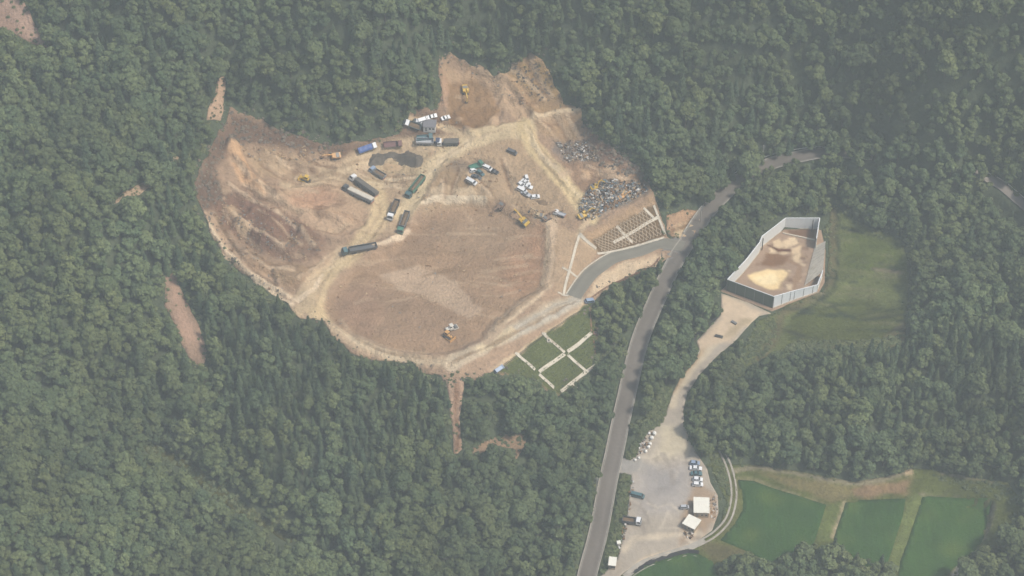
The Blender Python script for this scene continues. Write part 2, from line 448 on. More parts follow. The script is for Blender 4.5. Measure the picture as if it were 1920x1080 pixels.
def mat_ground(name, amp=.16, fine=.7, b_str=.5, streak=None):
    """vertex tint ('Col') times two scales of mottling, with relief"""
    m, t, b = nodes_of(name)
    at_ = N(t, 'ShaderNodeAttribute', attribute_name='Col')
    c = mulcol(t, at_.outputs[0], noise_fac(t, .09, 5, .62, .3, .7), 1 - amp, 1 + amp)
    f2 = noise_fac(t, fine, 4, .65, .3, .7)
    c = mulcol(t, c, f2, 1 - amp * .8, 1 + amp * .8)
    if streak:
        c = mulcol(t, c, noise_fac(t, .5, 3, .6, .35, .65, stretch=streak), 1 - amp * .8, 1 + amp * .8)
    t.links.new(c, b.inputs['Base Color'])
    b.inputs['Roughness'].default_value = .95
    b.inputs['Specular IOR Level'].default_value = .1
    bump(t, b, f2, b_str, .5)
    MATS[name] = m
    return m

def mat_plain(name, col, rough=.6, metal=0, dust=.12, scale=1.2, spec=.4, tint=None):
    if name in MATS: return MATS[name]
    m, t, b = nodes_of(name)
    rgb = N(t, 'ShaderNodeRGB'); rgb.outputs[0].default_value = (*col, 1)
    f = noise_fac(t, scale, 4, .65, .3, .7, coord='Object')
    c = mulcol(t, rgb.outputs[0], f, 1 - dust, 1 + dust * .5)
    if tint is not None:
        c = mixcol(t, c, tint, noise_fac(t, scale * .4, 5, .7, .52, .8, coord='Object'))
    t.links.new(c, b.inputs['Base Color'])
    b.inputs['Roughness'].default_value = rough
    b.inputs['Metallic'].default_value = metal
    b.inputs['Specular IOR Level'].default_value = spec
    MATS[name] = m
    return m

def mat_leaf(name, dark, light, seed=0.):
    m, t, b = nodes_of(name)
    oi = N(t, 'ShaderNodeObjectInfo')
    c = mixcol(t, dark, light, oi.outputs['Random'])
    c = mulcol(t, c, noise_fac(t, .55, 3, .6, .3, .7), .72, 1.3)
    c = mulcol(t, c, noise_fac(t, .018, 4, .55, .3, .7), .70, 1.30)
    vm = N(t, 'ShaderNodeVectorMath', operation='MULTIPLY'); vm.inputs[1].default_value = (1.10, 1.02, .88)
    t.links.new(c, vm.inputs[0])
    c = mixcol(t, c, vm.outputs[0], noise_fac(t, .03, 3, .5, .4, .6))
    t.links.new(c, b.inputs['Base Color'])
    b.inputs['Roughness'].default_value = .7
    b.inputs['Specular IOR Level'].default_value = .15
    MATS[name] = m
    return m

DUST = alb(188, 168, 140)
M_SITE = mat_ground('excavated_soil', .17, .8, .9)
M_FLOOR = mat_ground('forest_floor', .3, .5, .6)
M_GRASS = mat_ground('rough_grass', .28, .6, .8)
M_GRAVEL = mat_ground('yard_gravel', .10, .5, .3)
M_PADDY = mat_ground('young_rice', .13, .9, .5, (1.6, .1, 1.0, .3))
M_ASPHALT = mat_ground('asphalt', .09, .8, .1)
M_CONC = mat_plain('concrete', tuple(alb(205, 198, 182)), .85, 0, .2, .5, .2, tuple(alb(160, 148, 130)))
M_CONCD = mat_plain('old_concrete', tuple(alb(172, 168, 158)), .9, 0, .2, .5, .2, tuple(alb(140, 134, 124)))
M_BARK = mat_plain('bark', (.12, .095, .075), .9, 0, .3, 1.5, .1)
M_LEAFB = mat_leaf('broad_leaves', (.066, .096, .046), (.114, .142, .062))
M_LEAFC = mat_leaf('needles', (.054, .084, .046), (.084, .112, .056))
M_LEAFS = mat_leaf('scrub_leaves', (.085, .115, .05), (.145, .165, .08))
M_DRY = mat_leaf('dry_brush', (.13, .108, .088), (.22, .185, .145))
M_GLASS = mat_plain('dark_glass', (.03, .035, .04), .12, 0, .1, 1, .6)
M_TYRE = mat_plain('tyre_rubber', (.025, .024, .023), .9, 0, .2, 2, .1, tuple(DUST * .5))
M_STEEL = mat_plain('grey_steel', (.22, .22, .21), .55, .3, .2, 1, .4, tuple(DUST * .8))
M_DARKST = mat_plain('dark_steel', (.06, .06, .06), .6, .2, .2, 1, .3, tuple(DUST * .5))
M_LAMP = mat_plain('lamp_glass', (.6, .6, .56), .2)
M_RED = mat_plain('red_lens', (.35, .02, .02), .3)
def paint(name, col):
    return mat_plain('paint_' + name, col, .45, 0, .12, 1.0, .5, tuple(np.array(col) * .55 + DUST * .4))

# ------------------------------------------------------------------ mesh helpers
def link(o, parent=None):
    COL.objects.link(o)
    if parent is not None: o.parent = parent
    return o

def mesh_from(name, v, f, mats, fm=None, smooth=False):
    me = bpy.data.meshes.new(name)
    me.from_pydata([tuple(p) for p in v], [], f)
    for m in (mats if isinstance(mats, (list, tuple)) else [mats]): me.materials.append(m)
    if fm is not None: me.polygons.foreach_set('material_index', fm)
    if smooth: me.polygons.foreach_set('use_smooth', [True] * len(me.polygons))
    me.update()
    return me

def obj(name, me, parent=None):
    return link(bpy.data.objects.new(name, me), parent)

def tag(o, label=None, cat=None, group=None, kind=None):
    if label: o['label'] = label
    if cat: o['category'] = cat
    if group: o['group'] = group
    if kind: o['kind'] = kind
    return o

class MB:
    def __init__(s): s.v, s.f = [], []
    def add(s, v, f):
        k = len(s.v); s.v += [tuple(p) for p in v]; s.f += [tuple(i + k for i in q) for q in f]; return s
    def box(s, x0, x1, y0, y1, z0, z1, tx=0, ty=0, shx=0):
        """box; the top is inset by tx, ty and moved by shx"""
        a = [(x0, y0, z0), (x1, y0, z0), (x1, y1, z0), (x0, y1, z0), (x0 + tx + shx, y0 + ty, z1), (x1 - tx + shx, y0 + ty, z1), (x1 - tx + shx, y1 - ty, z1), (x0 + tx + shx, y1 - ty, z1)]
        return s.add(a, [(3, 2, 1, 0), (4, 5, 6, 7), (0, 1, 5, 4), (1, 2, 6, 5), (2, 3, 7, 6), (3, 0, 4, 7)])
    def prism(s, prof, y0, y1):
        """side outline in x, z (counter-clockwise seen from -y) pushed from y0 to y1"""
        m = len(prof)
        v = [(x, y0, z) for x, z in prof] + [(x, y1, z) for x, z in prof]
        f = [tuple(range(m)), tuple(range(2 * m - 1, m - 1, -1))] + [(i + m, (i + 1) % m + m, (i + 1) % m, i) for i in range(m)]
        return s.add(v, f)
    def cyl(s, c, r, l, axis='y', n=10):
        v = []
        for e in (-l / 2, l / 2):
            for k in range(n):
                a = 2 * math.pi * k / n; p, q = r * math.cos(a), r * math.sin(a)
                d = {'y': (p, e, q), 'z': (p, q, e), 'x': (e, p, q)}[axis]
                v.append((c[0] + d[0], c[1] + d[1], c[2] + d[2]))
        return s.add(v, [tuple(range(n)), tuple(range(2 * n - 1, n - 1, -1))] + [(k + n, (k + 1) % n + n, (k + 1) % n, k) for k in range(n)])
    def beam(s, p, q, w, h):
        p, q = Vector(p), Vector(q); d = (q - p).normalized()
        sd_ = d.cross(Vector((0, 0, 1)))
        sd_ = Vector((0, 1, 0)) if sd_.length < 1e-4 else sd_.normalized()
        u = sd_.cross(d).normalized()
        v = [e + a * w / 2 * sd_ + b * h / 2 * u for e in (p, q) for a, b in ((-1, -1), (1, -1), (1, 1), (-1, 1))]
        return s.add(v, [(3, 2, 1, 0), (4, 5, 6, 7), (0, 1, 5, 4), (1, 2, 6, 5), (2, 3, 7, 6), (3, 0, 4, 7)])
    def mesh(s, name, mat): return mesh_from(name, s.v, s.f, mat)
    def build(s, name, mat, parent=None): return obj(name, s.mesh(name, mat), parent)

CACHE = {}
def shared(key, fn, mat):
    k = (key, mat.name)
    if k not in CACHE:
        b = MB(); fn(b); CACHE[k] = b.mesh(key, mat)
    return CACHE[k]

# ------------------------------------------------------------------ ground sheets
def paint_sheet(x, y, base, regions):
    c = np.tile(np.asarray(base, float), (len(x), 1))
    jit = 1.1 * fbm(x, y, 6, 3, 40)
    for rg in regions:
        kind, px, col, soft = rg[:4]
        w = wpoly(px)
        xs = np.array([p[0] for p in w]); ys = np.array([p[1] for p in w])
        m = soft + 12
        q = np.where((x > xs.min() - m) & (x < xs.max() + m) & (y > ys.min() - m) & (y < ys.max() + m))[0]
        if not len(q): continue
        if kind == 'p':
            k = sstep((sdf(x[q], y[q], w) + jit[q] * min(1, soft / 2)) / soft + .5)
        else:
            k = sstep((rg[4] / 2 - linedist(x[q], y[q], w) + jit[q] * .5 * min(1, soft)) / soft + .5)
        op = rg[5] if len(rg) > 5 else 1.0
        k = (k * op)[:, None]
        c[q] = c[q] * (1 - k) + np.asarray(col) * k
    return c

def set_col(me, c):
    a = me.color_attributes.new('Col', 'FLOAT_COLOR', 'POINT')
    a.data.foreach_set('color', np.c_[np.clip(c, .01, .9), np.ones(len(c))].ravel())

def sheet(name, poly, step, lift, mat, base, regions=(), world_poly=False, kind='structure', skirt=.35, wobble=0.0, micro=None):
    w = poly if world_poly else wpoly(poly)
    b = []
    for i in range(len(w)):
        p, q = np.array(w[i]), np.array(w[(i + 1) % len(w)])
        m = max(1, int(np.linalg.norm(q - p) / (step * 1.5)))
        b += [tuple(p + (q - p) * k / m) for k in range(m)]
    bx = np.array(b)
    if wobble:
        bx = bx + wobble * np.stack([fbm(bx[:, 0], bx[:, 1], 7, 3, 51), fbm(bx[:, 0], bx[:, 1], 7, 3, 57)], 1); b = [tuple(p) for p in bx.tolist()]
    X, Y = np.meshgrid(np.arange(bx[:, 0].min(), bx[:, 0].max(), step), np.arange(bx[:, 1].min(), bx[:, 1].max(), step))
    X = X.ravel(); Y = Y.ravel()
    X = X + RNG.uniform(-.12, .12, len(X)) * step; Y = Y + RNG.uniform(-.12, .12, len(Y)) * step
    ins = sdf(X, Y, b) > step * .4 if len(b) * len(X) < 3e7 else sdf(X, Y, w) > step * .4
    pts = [Vector(p) for p in b] + [Vector((float(a), float(c))) for a, c in zip(X[ins], Y[ins])]
    nb = len(b)
    vo, eo, fo, *_ = delaunay_2d_cdt(pts, [(i, (i + 1) % nb) for i in range(nb)], [], 1, 1e-4)
    x = np.array([p.x for p in vo]); y = np.array([p.y for p in vo])
    z = H(x, y) + lift + (micro(x, y) if micro is not None else 0)
    v = np.stack([x, y, z], 1).tolist()
    f = [tuple(q) for q in fo]
    # skirt: the edge turns down into the ground
    cnt = {}
    for q in f:
        for i in range(len(q)):
            e = (q[i], q[(i + 1) % len(q)]); cnt[e] = 1
    rim = [e for e in cnt if (e[1], e[0]) not in cnt]
    low = {}
    for a, c in rim:
        for k in (a, c):
            if k not in low:
                low[k] = len(v); v.append([v[k][0], v[k][1], v[k][2] - skirt])
        f.append((c, a, low[a], low[c]))
    col = paint_sheet(x, y, base, regions)
    col = np.r_[col, col[list(low.keys())]] if low else col
    me = mesh_from(name, v, f, mat, smooth=True)
    set_col(me, col)
    return tag(obj(name, me), kind=kind)

def ribbon(name, line, half0, half1, lift, mat, col, kind='structure', thick=.3, vary=0.0, taper=False):
    """strip along a ground line between two signed side offsets"""
    L = np.asarray(line)
    d = np.gradient(L, axis=0); d /= np.linalg.norm(d, axis=1)[:, None] + 1e-9
    nrm = np.stack([d[:, 1], -d[:, 0]], 1)           # right-hand side
    k = max(2, int(abs(half1 - half0) / 1.2) + 1)
    offs = np.linspace(half0, half1, k)
    v, cc_ = [], []
    for i in range(len(L)):
        for o in offs:
            oo = o + (vary * vnoise(np.array([L[i, 0]]), np.array([L[i, 1]]), 6, 3)[0] if o in (offs[0], offs[-1]) else 0)
            p = L[i] + nrm[i] * oo
            v.append((p[0], p[1], 0)); cc_.append(o)
    v = np.array(v); v[:, 2] = H(v[:, 0], v[:, 1]) + lift
    nv = len(v)
    f = [(i * k + j, i * k + j + 1, (i + 1) * k + j + 1, (i + 1) * k + j) for i in range(len(L) - 1) for j in range(k - 1)]
    edge = [i * k for i in range(len(L))], [i * k + k - 1 for i in range(len(L))]
    vv = v.tolist()
    for s_, ed in enumerate(edge):
        base = len(vv)
        vv += [[v[i][0], v[i][1], v[i][2] - thick] for i in ed]
        for i in range(len(ed) - 1):
            q = (ed[i], ed[i + 1], base + i + 1, base + i)
            f.append(q if s_ else q[::-1])
    me = mesh_from(name, vv, f, mat, smooth=False)
    if mat.name in ('asphalt', 'yard_gravel', 'excavated_soil', 'rough_grass', 'forest_floor'):
        wear = 1 + .10 * np.cos(np.array(cc_) * 2 * math.pi / 3.3 - .4) + .10 * vnoise(np.array(vv)[:nv, 0], np.array(vv)[:nv, 1], 9, 4)
        wear = np.r_[wear, np.ones(len(vv) - nv)]
        set_col(me, np.asarray(col) * wear[:, None])
    return tag(obj(name, me), kind=kind)

# ------------------------------------------------------------------ terrain
C_FLOOR = np.array([.066, .080, .044])
C_GR = alb(112, 122, 98)
w_sheet = {}
def outer_coords(a, b, st, lim):
    c = list(np.arange(a, b + .01, st))
    s_, p = st, c[-1]
    while p < lim: s_ *= 1.28; p += s_; c.append(p)
    s_, p = st, c[0]
    while p > -lim: s_ *= 1.28; p -= s_; c.insert(0, p)
    return np.array(c)
tx = outer_coords(-290, 290, 1.2, 1250); ty = outer_coords(-190, 280, 1.2, 1250)
TX, TY = np.meshgrid(tx, ty)
tz = np.empty(TX.shape)
ins = (TX > RX0 + 2) & (TX < RX1 - 2) & (TY > RY0 + 2) & (TY < RY1 - 2)
tz[~ins] = tps(TX[~ins], TY[~ins])
tz[ins] = H(TX[ins], TY[ins])
fade = sstep((np.maximum(np.maximum(np.abs(TX) - 285, TY - 270), -TY - 185)) / 60)
tz = tz + fade * 8 * fbm(TX, TY, 140, 3, 77)
# the sheets that cover the ground lie over a slight cut
CUTS = [SITE, LOT, PENB, MEADOW, GBANK, SCAR_TOPLEFT, SCAR_TRACK, SCAR_SMALL, SCAR_DOT, SCAR_LEFT, TRACK_PATH, SCAR_LOW, STREAM, CUT, JUNCTION]
cutd = np.full(TX.shape, -1e9)
for p in CUTS:
    w = wpoly(p)
    xs = [q[0] for q in w]; ys = [q[1] for q in w]
    jj = np.where((ty > min(ys) - 4) & (ty < max(ys) + 4))[0]; ii = np.where((tx > min(xs) - 4) & (tx < max(xs) + 4))[0]
    if len(jj) and len(ii):
        sl = np.s_[jj[0]:jj[-1] + 1, ii[0]:ii[-1] + 1]
        cutd[sl] = np.maximum(cutd[sl], sdf(TX[sl], TY[sl], w))
for ln, hw in ((MAIN, 5.4), (ACC, 4.6), (R2L, 4.2)):
    jj = np.where((ty > ln[:, 1].min() - 8) & (ty < ln[:, 1].max() + 8))[0]; ii = np.where((tx > ln[:, 0].min() - 8) & (tx < ln[:, 0].max() + 8))[0]
    sl = np.s_[jj[0]:jj[-1] + 1, ii[0]:ii[-1] + 1]
    cutd[sl] = np.maximum(cutd[sl], hw - linedist(TX[sl], TY[sl], [tuple(q) for q in ln]))
tz = tz - .7 * sstep(cutd / 1.6)
nx, ny = len(tx), len(ty)
tv = np.stack([TX.ravel(), TY.ravel(), tz.ravel()], 1)
ii, jj = np.meshgrid(np.arange(nx - 1), np.arange(ny - 1))
q = (jj * nx + ii).ravel()
tf = np.stack([q, q + 1, q + nx + 1, q + nx], 1)
me = bpy.data.meshes.new('terrain')
me.vertices.add(len(tv)); me.vertices.foreach_set('co', tv.ravel())
me.loops.add(tf.size); me.loops.foreach_set('vertex_index', tf.ravel())
me.polygons.add(len(tf)); me.polygons.foreach_set('loop_start', np.arange(0, tf.size, 4)); me.polygons.foreach_set('loop_total', np.full(len(tf), 4))
me.update(calc_edges=True)
me.polygons.foreach_set('use_smooth', np.ones(len(tf), bool))
me.materials.append(M_FLOOR)
tc = np.tile(C_FLOOR, (len(tv), 1))
for px, c, o in ((VERGE, C_GR, .7), ([(1170,862),(1190,858),(1212,815),(1236,798),(1250,770),(1262,735),(1240,720),(1225,760),(1205,800),(1190,830)], C_GR, .7), (SCRUB[2], alb(120, 126, 104), .8)):
    w = wpoly(px); k = (sstep(sdf(tv[:, 0], tv[:, 1], w) / 3 + .5) * o)[:, None]
    tc = tc * (1 - k) + c * k
set_col(me, tc)
tag(obj('terrain', me), kind='structure')

# ------------------------------------------------------------------ the excavated site
tan = alb(172, 151, 131)
C = lambda r, g, b: alb(r, g, b)
REG = [
 ('p', [(360,350),(400,262),(430,205),(520,238),(640,270),(760,240),(775,205),(830,200),(830,260),(700,285),(640,296),(560,285),(470,268),(432,262),(405,310),(412,350),(440,362),(400,395),(420,480),(380,420)], C(134,121,111), 6),
 ('p', [(1096,215),(1125,258),(1165,282),(1205,308),(1235,372),(1215,350),(1180,338),(1110,305),(1095,262)], C(138,124,115), 6),
 ('p', BOWL, C(169,147,126), 3),
 ('p', [(960,440),(1022,428),(1018,520),(985,552),(940,545),(950,480)], C(175,146,124), 10),
 ('p', [(640,545),(700,535),(720,590),(690,625),(640,600)], C(176,148,128), 8),
 ('p', [(712,515),(780,494),(850,528),(905,580),(880,600),(800,558),(740,540)], C(186,165,143), 2),
 ('p', [(620,560),(660,520),(720,545),(800,562),(860,598),(845,640),(760,645),(660,612)], C(163,143,125), 5, 0, .6),
 ('p', [(820,410),(940,385),(1000,410),(990,470),(880,480),(800,450)], C(164,146,127), 8, 0, .6),
 ('p', [(760,440),(800,400),(860,420),(800,470),(740,480)], C(156,138,121), 6, 0, .6),
 ('p', [(500,350),(560,345),(640,345),(690,380),(680,420),(640,450),(600,440),(560,400),(500,375)], C(190,165,140), 5),
 ('p', [(540,362),(600,352),(640,372),(600,392),(545,385)], C(190,158,134), 5),
 ('p', [(430,262),(452,275),(472,320),(508,352),(490,366),(450,340),(436,300)], C(208,174,140), 2.5),
 ('p', [(456,282),(510,280),(560,300),(545,330),(490,330),(468,310)], C(184,162,136), 4),
 ('p', [(540,290),(640,305),(600,330),(545,325)], C(174,155,133), 4),
 ('p', ROUGH_DARK, C(143,124,113), 5),
 ('p', [(520,440),(600,440),(610,475),(560,492),(510,480)], C(150,132,118), 4),
 ('p', [(425,390),(440,385),(468,430),(455,445),(432,410)], C(186,164,138), 2),
 ('p', [(455,470),(510,490),(590,500),(560,545),(500,535),(460,500)], C(166,145,124), 4),
 ('p', [(510,506),(572,504),(571,530),(522,538)], C(160,142,122), 1.5),
 ('p', [(380,400),(400,400),(470,500),(560,555),(610,600),(560,600),(500,550),(420,485)], C(182,160,138), 3),
 ('p', [(835,150),(890,144),(920,168),(940,206),(902,240),(842,236)], C(160,138,115), 2.5),
 ('p', [(842,205),(900,200),(935,210),(900,240),(845,238)], C(152,131,110), 3),
 ('p', [(825,106),(905,128),(950,140),(1000,225),(985,240),(940,205),(918,165),(885,142),(836,148)], C(188,164,138), 2.5),
 ('p', [(822,130),(838,150),(840,205),(824,205)], C(186,158,134), 2),
 ('p', [(955,118),(1032,120),(1050,192),(1005,190),(965,150)], C(172,149,118), 3),
 ('p', [(960,150),(1000,185),(1050,195),(1085,203),(1000,216),(985,190)], C(168,146,120), 3),
 ('l', [(1000,219),(1045,213),(1090,207)], C(208,188,158), 1, 2.6),
 ('p', [(1000,222),(1088,212),(1092,258),(1040,266),(1012,255)], C(178,155,129), 2),
 ('p', [(1035,262),(1098,260),(1125,300),(1060,306),(1040,285)], C(152,142,133), 3),
 ('p', [(1050,305),(1120,302),(1190,325),(1210,350),(1140,340),(1090,375),(1070,345)], C(164,142,123), 4),
 ('p', [(1090,318),(1130,322),(1120,334),(1095,328)], C(196,168,138), 2),
 ('p', [(1085,380),(1110,345),(1150,335),(1208,345),(1220,362),(1170,384),(1095,428)], C(146,138,128), 3),
 ('l', [(1125,385),(1165,366),(1200,350)], C(196,170,134), 1.5, 3),
 ('p', [(880,250),(990,240),(1010,290),(1060,350),(1100,400),(1040,420),(930,380),(830,390),(790,400),(780,350),(800,320),(850,300)], C(178,158,134), 5),
 ('p', [(838,300),(900,296),(925,306),(880,322),(845,318)], C(150,138,124), 3),
 ('p', [(815,338),(835,318),(870,320),(880,345),(850,366),(810,366)], C(164,146,124), 2.5),
 ('p', [(800,358),(830,346),(880,352),(900,364),(850,368),(808,372)], C(196,177,150), 2),
 ('l', [(790,380),(815,372),(870,371),(910,374)], C(212,196,170), .8, 1.6),
 ('p', [(690,280),(800,280),(815,300),(790,335),(740,330),(700,320)], C(186,168,140), 3),
 ('p', [(620,330),(700,320),(790,330),(780,380),(740,440),(700,450),(690,400),(640,350)], C(180,160,136), 4),
 # haul tracks
 ('l', [(880,262),(830,272),(770,277),(720,288),(680,302),(640,318),(590,335),(540,345)], C(196,176,148), 3, 7),
 ('l', [(990,243),(930,250),(880,265),(830,295),(800,325),(785,350),(772,378),(755,405)], C(204,186,154), 3, 8),
 ('l', [(985,240),(1000,275),(1030,310),(1060,345),(1092,382),(1108,402)], C(206,187,150), 2.5, 7.5),
 ('l', [(700,345),(712,380),(712,410),(690,440),(655,480),(620,505),(596,540),(588,575),(606,602)], C(202,182,148), 3, 7.5),
 ('l', [(560,585),(585,560),(600,530)], C(198,178,148), 3, 5),
 ('l', [(606,602),(660,640),(720,664),(790,678),(850,682),(900,660)], C(192,172,146), 2.5, 5),
 ('l', [(850,682),(920,648),(1000,604),(1078,563)], C(198,182,158), 2.5, 8),
 ('l', [(955,628),(1000,605),(1040,584),(1078,563)], C(192,184,168), 2, 5.5),
 ('l', [(900,655),(935,635),(960,622)], C(214,196,164), 2, 5),
 ('l', [(1036,415),(1036,470),(1026,535),(992,562),(940,604),(912,640)], C(196,175,150), 1.5, 5),
 ('p', [(1045,418),(1090,442),(1120,466),(1078,548),(1040,550),(1042,480)], C(181,160,136), 2),
 ('l', [(1108,400),(1095,425),(1085,440),(1120,466)], C(200,180,152), 1.5, 2),
 ('p', [(1092,440),(1224,366),(1234,386),(1116,462)], C(180,157,132), 1.5),
 ('p', [(1110,450),(1211,389),(1228,388),(1248,442),(1150,474),(1128,480)], C(136,123,106), 1.2),
 ('p', [(1128,512),(1160,496),(1205,482),(1240,482),(1226,500),(1186,514),(1150,532),(1112,560),(1098,558)], C(208,188,160), 2.5),
 ('p', [(930,690),(980,660),(1092,582),(1100,572),(1000,622),(900,668),(850,700),(880,706)], C(181,158,136), 1.5),
 ('l', [(925,696),(1000,645),(1098,574)], C(206,184,154), 1, 2.4),
 ('p', [(928,698),(1108,570),(1124,625),(1118,692),(1052,744),(1000,715)], C(118,126,102), 1.2),
 ('l', [(392,418),(420,462),(455,500),(505,540),(560,562)], C(204,183,155), 1.2, 2.2),
 ('l', [(386,425),(408,470),(445,512),(500,546),(548,572)], C(208,188,160), 1.2, 2.2),
 ('l', [(405,400),(430,450),(470,505),(520,536)], C(150,134,118), .8, 1.2),
 ('l', [(640,600),(660,628),(735,655),(800,662)], C(180,160,138), 1, 2),
 ('l', [(700,462),(750,446),(766,432)], C(212,190,164), .8, 1.6),
 ('l', [(1020,430),(1026,480),(1014,542),(975,562)], C(160,140,120), .8, 1.2),
 ('l', [(640,470),(590,510),(560,560)], C(196,176,148), 2, 4),
 ('l', [(760,222),(800,225),(850,245),(888,262)], C(200,180,150), 1.2, 1.8),
]
# tyre tracks: thin lighter and darker lines wandering along the haul roads and over the floor
rt = random.Random(5)
TRACKS = [[(880,262),(830,272),(770,277),(720,288),(680,302),(640,318),(590,335)], [(990,243),(930,250),(880,265),(830,295),(800,325),(785,350),(772,378)],
          [(985,240),(1000,275),(1030,310),(1060,345),(1092,382)], [(700,345),(712,380),(712,410),(690,440),(655,480),(620,505),(596,540),(588,575)],
          [(606,602),(660,640),(720,664),(790,678),(850,682)], [(850,682),(920,648),(1000,604),(1070,567)], [(1036,415),(1036,470),(1026,535),(992,562),(940,604)],
          [(640,318),(680,340),(740,345),(780,350)], [(560,345),(620,340),(680,350),(710,380)], [(700,300),(690,320),(720,338),(780,335)]]
for k in range(70):
    l = rt.choice(TRACKS); ox, oy = rt.uniform(-12, 12), rt.uniform(-7, 7)
    i = rt.randrange(len(l) - 2) if len(l) > 3 else 0
    seg = [(x + ox + rt.uniform(-2, 2), y + oy + rt.uniform(-1.5, 1.5)) for x, y in l[i:i + rt.randint(3, 4)]]
    REG.append(('l', seg, C(216, 198, 168) if rt.random() < .5 else C(158, 140, 120), .7, rt.uniform(.7, 1.3), rt.uniform(.3, .65)))
for k in range(90):                       # dozer passes over the bowl floor and the terraces
    if k < 55:
        x, y = rt.uniform(640, 1010), rt.uniform(420, 640); dx, dy = rt.uniform(25, 90), rt.uniform(-14, 14)
    elif k < 75:
        x, y = rt.uniform(480, 680), rt.uniform(300, 400); dx, dy = rt.uniform(20, 60), rt.uniform(-12, 14)
    else:
        x, y = rt.uniform(860, 1020), rt.uniform(290, 400); dx, dy = rt.uniform(8, 40), rt.uniform(10, 35)
    REG.append(('l', [(x, y), (x + dx * .5, y + dy * .5 + rt.uniform(-5, 5)), (x + dx, y + dy)], C(196, 176, 150) if rt.random() < .5 else C(148, 130, 112), .8, rt.uniform(.8, 1.6), rt.uniform(.2, .5)))
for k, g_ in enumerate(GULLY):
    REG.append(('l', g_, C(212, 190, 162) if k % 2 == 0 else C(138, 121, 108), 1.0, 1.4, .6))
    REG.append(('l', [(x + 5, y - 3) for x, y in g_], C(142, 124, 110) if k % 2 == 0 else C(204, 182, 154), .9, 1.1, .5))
for k in range(110):                      # broken, differently coloured ground on the cut faces
    if k < 70: x, y = rt.uniform(400, 660), rt.uniform(275, 500)
    elif k < 95: x, y = rt.uniform(835, 1040), rt.uniform(120, 240)
    else: x, y = rt.uniform(1050, 1190), rt.uniform(300, 345)
    r_ = rt.uniform(3, 11)
    REG.append(('p', [(x + r_ * 1.3 * math.cos(a) * rt.uniform(.5, 1.5), y + r_ * .6 * math.sin(a) * rt.uniform(.5, 1.4)) for a in (0, .9, 1.9, 2.8, 3.8, 4.7, 5.6)], C(202, 178, 150) if rt.random() < .5 else C(140, 122, 109), 1.2, 0, rt.uniform(.25, .6)))
for l_ in ([(390,420),(420,466),(458,505),(508,542),(560,565)], [(384,428),(406,472),(444,514),(500,548),(546,572)], [(560,562),(590,540),(605,515)], [(650,474),(700,460),(752,444)]):
    REG.append(('l', l_, C(220, 200, 172), .9, 1.6, .8))
W_BOWL = wpoly(BOWL)
def site_micro(x_, y_):
    calm = sstep(sdf(x_, y_, W_BOWL) / 4 + .5)          # the rolled floor is smoother than the terraces
    ridged = .5 - np.abs(vnoise(x_ * .8 + y_ * .5, y_ * .9 - x_ * .3, 3.1, 61))
    built = np.minimum(sstep((linedist(x_, y_, [tuple(p) for p in ACC]) - 4) / 2), 1)
    for pl in ([(1108,448),(1211,388),(1230,386),(1250,444),(1126,480)], [(926,700),(1106,570),(1124,625),(1118,692),(1052,744),(1000,718)], [(1038,415),(1090,438),(1124,466),(1080,556),(1038,556)]):
        built = np.minimum(built, 1 - sstep(sdf(x_, y_, wpoly(pl)) / 2 + .8))
    return built * ((1 - .75 * calm) * (.3 * fbm(x_, y_, 2.6, 2, 71) + .45 * ridged) + .07 * calm * vnoise(x_ * .25, y_, 1.1, 73))
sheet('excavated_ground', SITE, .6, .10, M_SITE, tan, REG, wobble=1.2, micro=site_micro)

for nm, pl, c in (('bare_slope', SCAR_TOPLEFT, C(170,148,134)), ('bare_slope', SCAR_TRACK, C(190,165,142)), ('bare_slope', SCAR_SMALL, C(180,160,138)), ('bare_slope', SCAR_DOT, C(176,158,136)),
                  ('bare_slope', SCAR_LEFT, C(166,146,130)), ('dirt_track', TRACK_PATH, C(184,160,140)), ('bare_slope', SCAR_LOW, C(158,140,122)), ('grassy_gully', STREAM, C(112,116,98)), ('cut_bank', CUT, C(186,158,132))):
    reg = []
    if pl is CUT: reg = [('p', [(1262,428),(1296,412),(1310,405),(1300,440),(1268,448)], C(204,184,152), 2), ('l', [(1258,434),(1285,425),(1308,400)], C(150,128,108), .8, 1.4)]
    if pl is TRACK_PATH: reg = [('l', [(856,715),(856,760),(857,800),(858,845)], C(150,128,112), .8, 1.3)]
    if pl is SCAR_LEFT: reg = [('p', [(318,520),(330,516),(345,580),(365,640),(350,640),(330,590)], C(182,156,138), 3)]
    if pl is SCAR_TOPLEFT: reg = [('p', [(10,0),(40,5),(75,80),(50,70)], C(182,158,142), 4)]
    sheet(nm, pl, 1.2, .10, M_SITE, c, reg, wobble=.8)

# ------------------------------------------------------------------ roads
C_ASP = alb(134, 132, 127); C_ASP2 = alb(142, 142, 134)
sheet('junction_road', JUNCTION, 1.2, .13, M_ASPHALT, alb(140,140,136))
ribbon('road', MAIN, -3.3, 3.3, .16, M_ASPHALT, C_ASP)
M_LINE = mat_plain('worn_white_paint', tuple(alb(168, 168, 162)), .8, 0, .35, .3, .2, tuple(C_ASP))
for k, (a, b) in enumerate(((-3.05, -2.9), (2.9, 3.05))):
    ribbon('road_marking', MAIN, a, b, .166, M_LINE, C_ASP, thick=.004)
ribbon('kerb', MAIN, -3.75, -3.3, .27, M_CONCD, C_ASP)
ribbon('kerb', MAIN, 3.3, 3.6, .27, M_CONCD, C_ASP)
ribbon('access_road', ACC, -3.2, 3.2, .2, M_ASPHALT, C_ASP2, vary=.3)
ribbon('kerb', ACC[12:], 3.2, 3.7, .3, M_CONC, C_ASP)
ribbon('side_road', R2L, -2.6, 2.6, .18, M_ASPHALT, alb(150, 146, 140))
ribbon('kerb', R2L, -3.0, -2.6, .4, M_CONC, C_ASP)

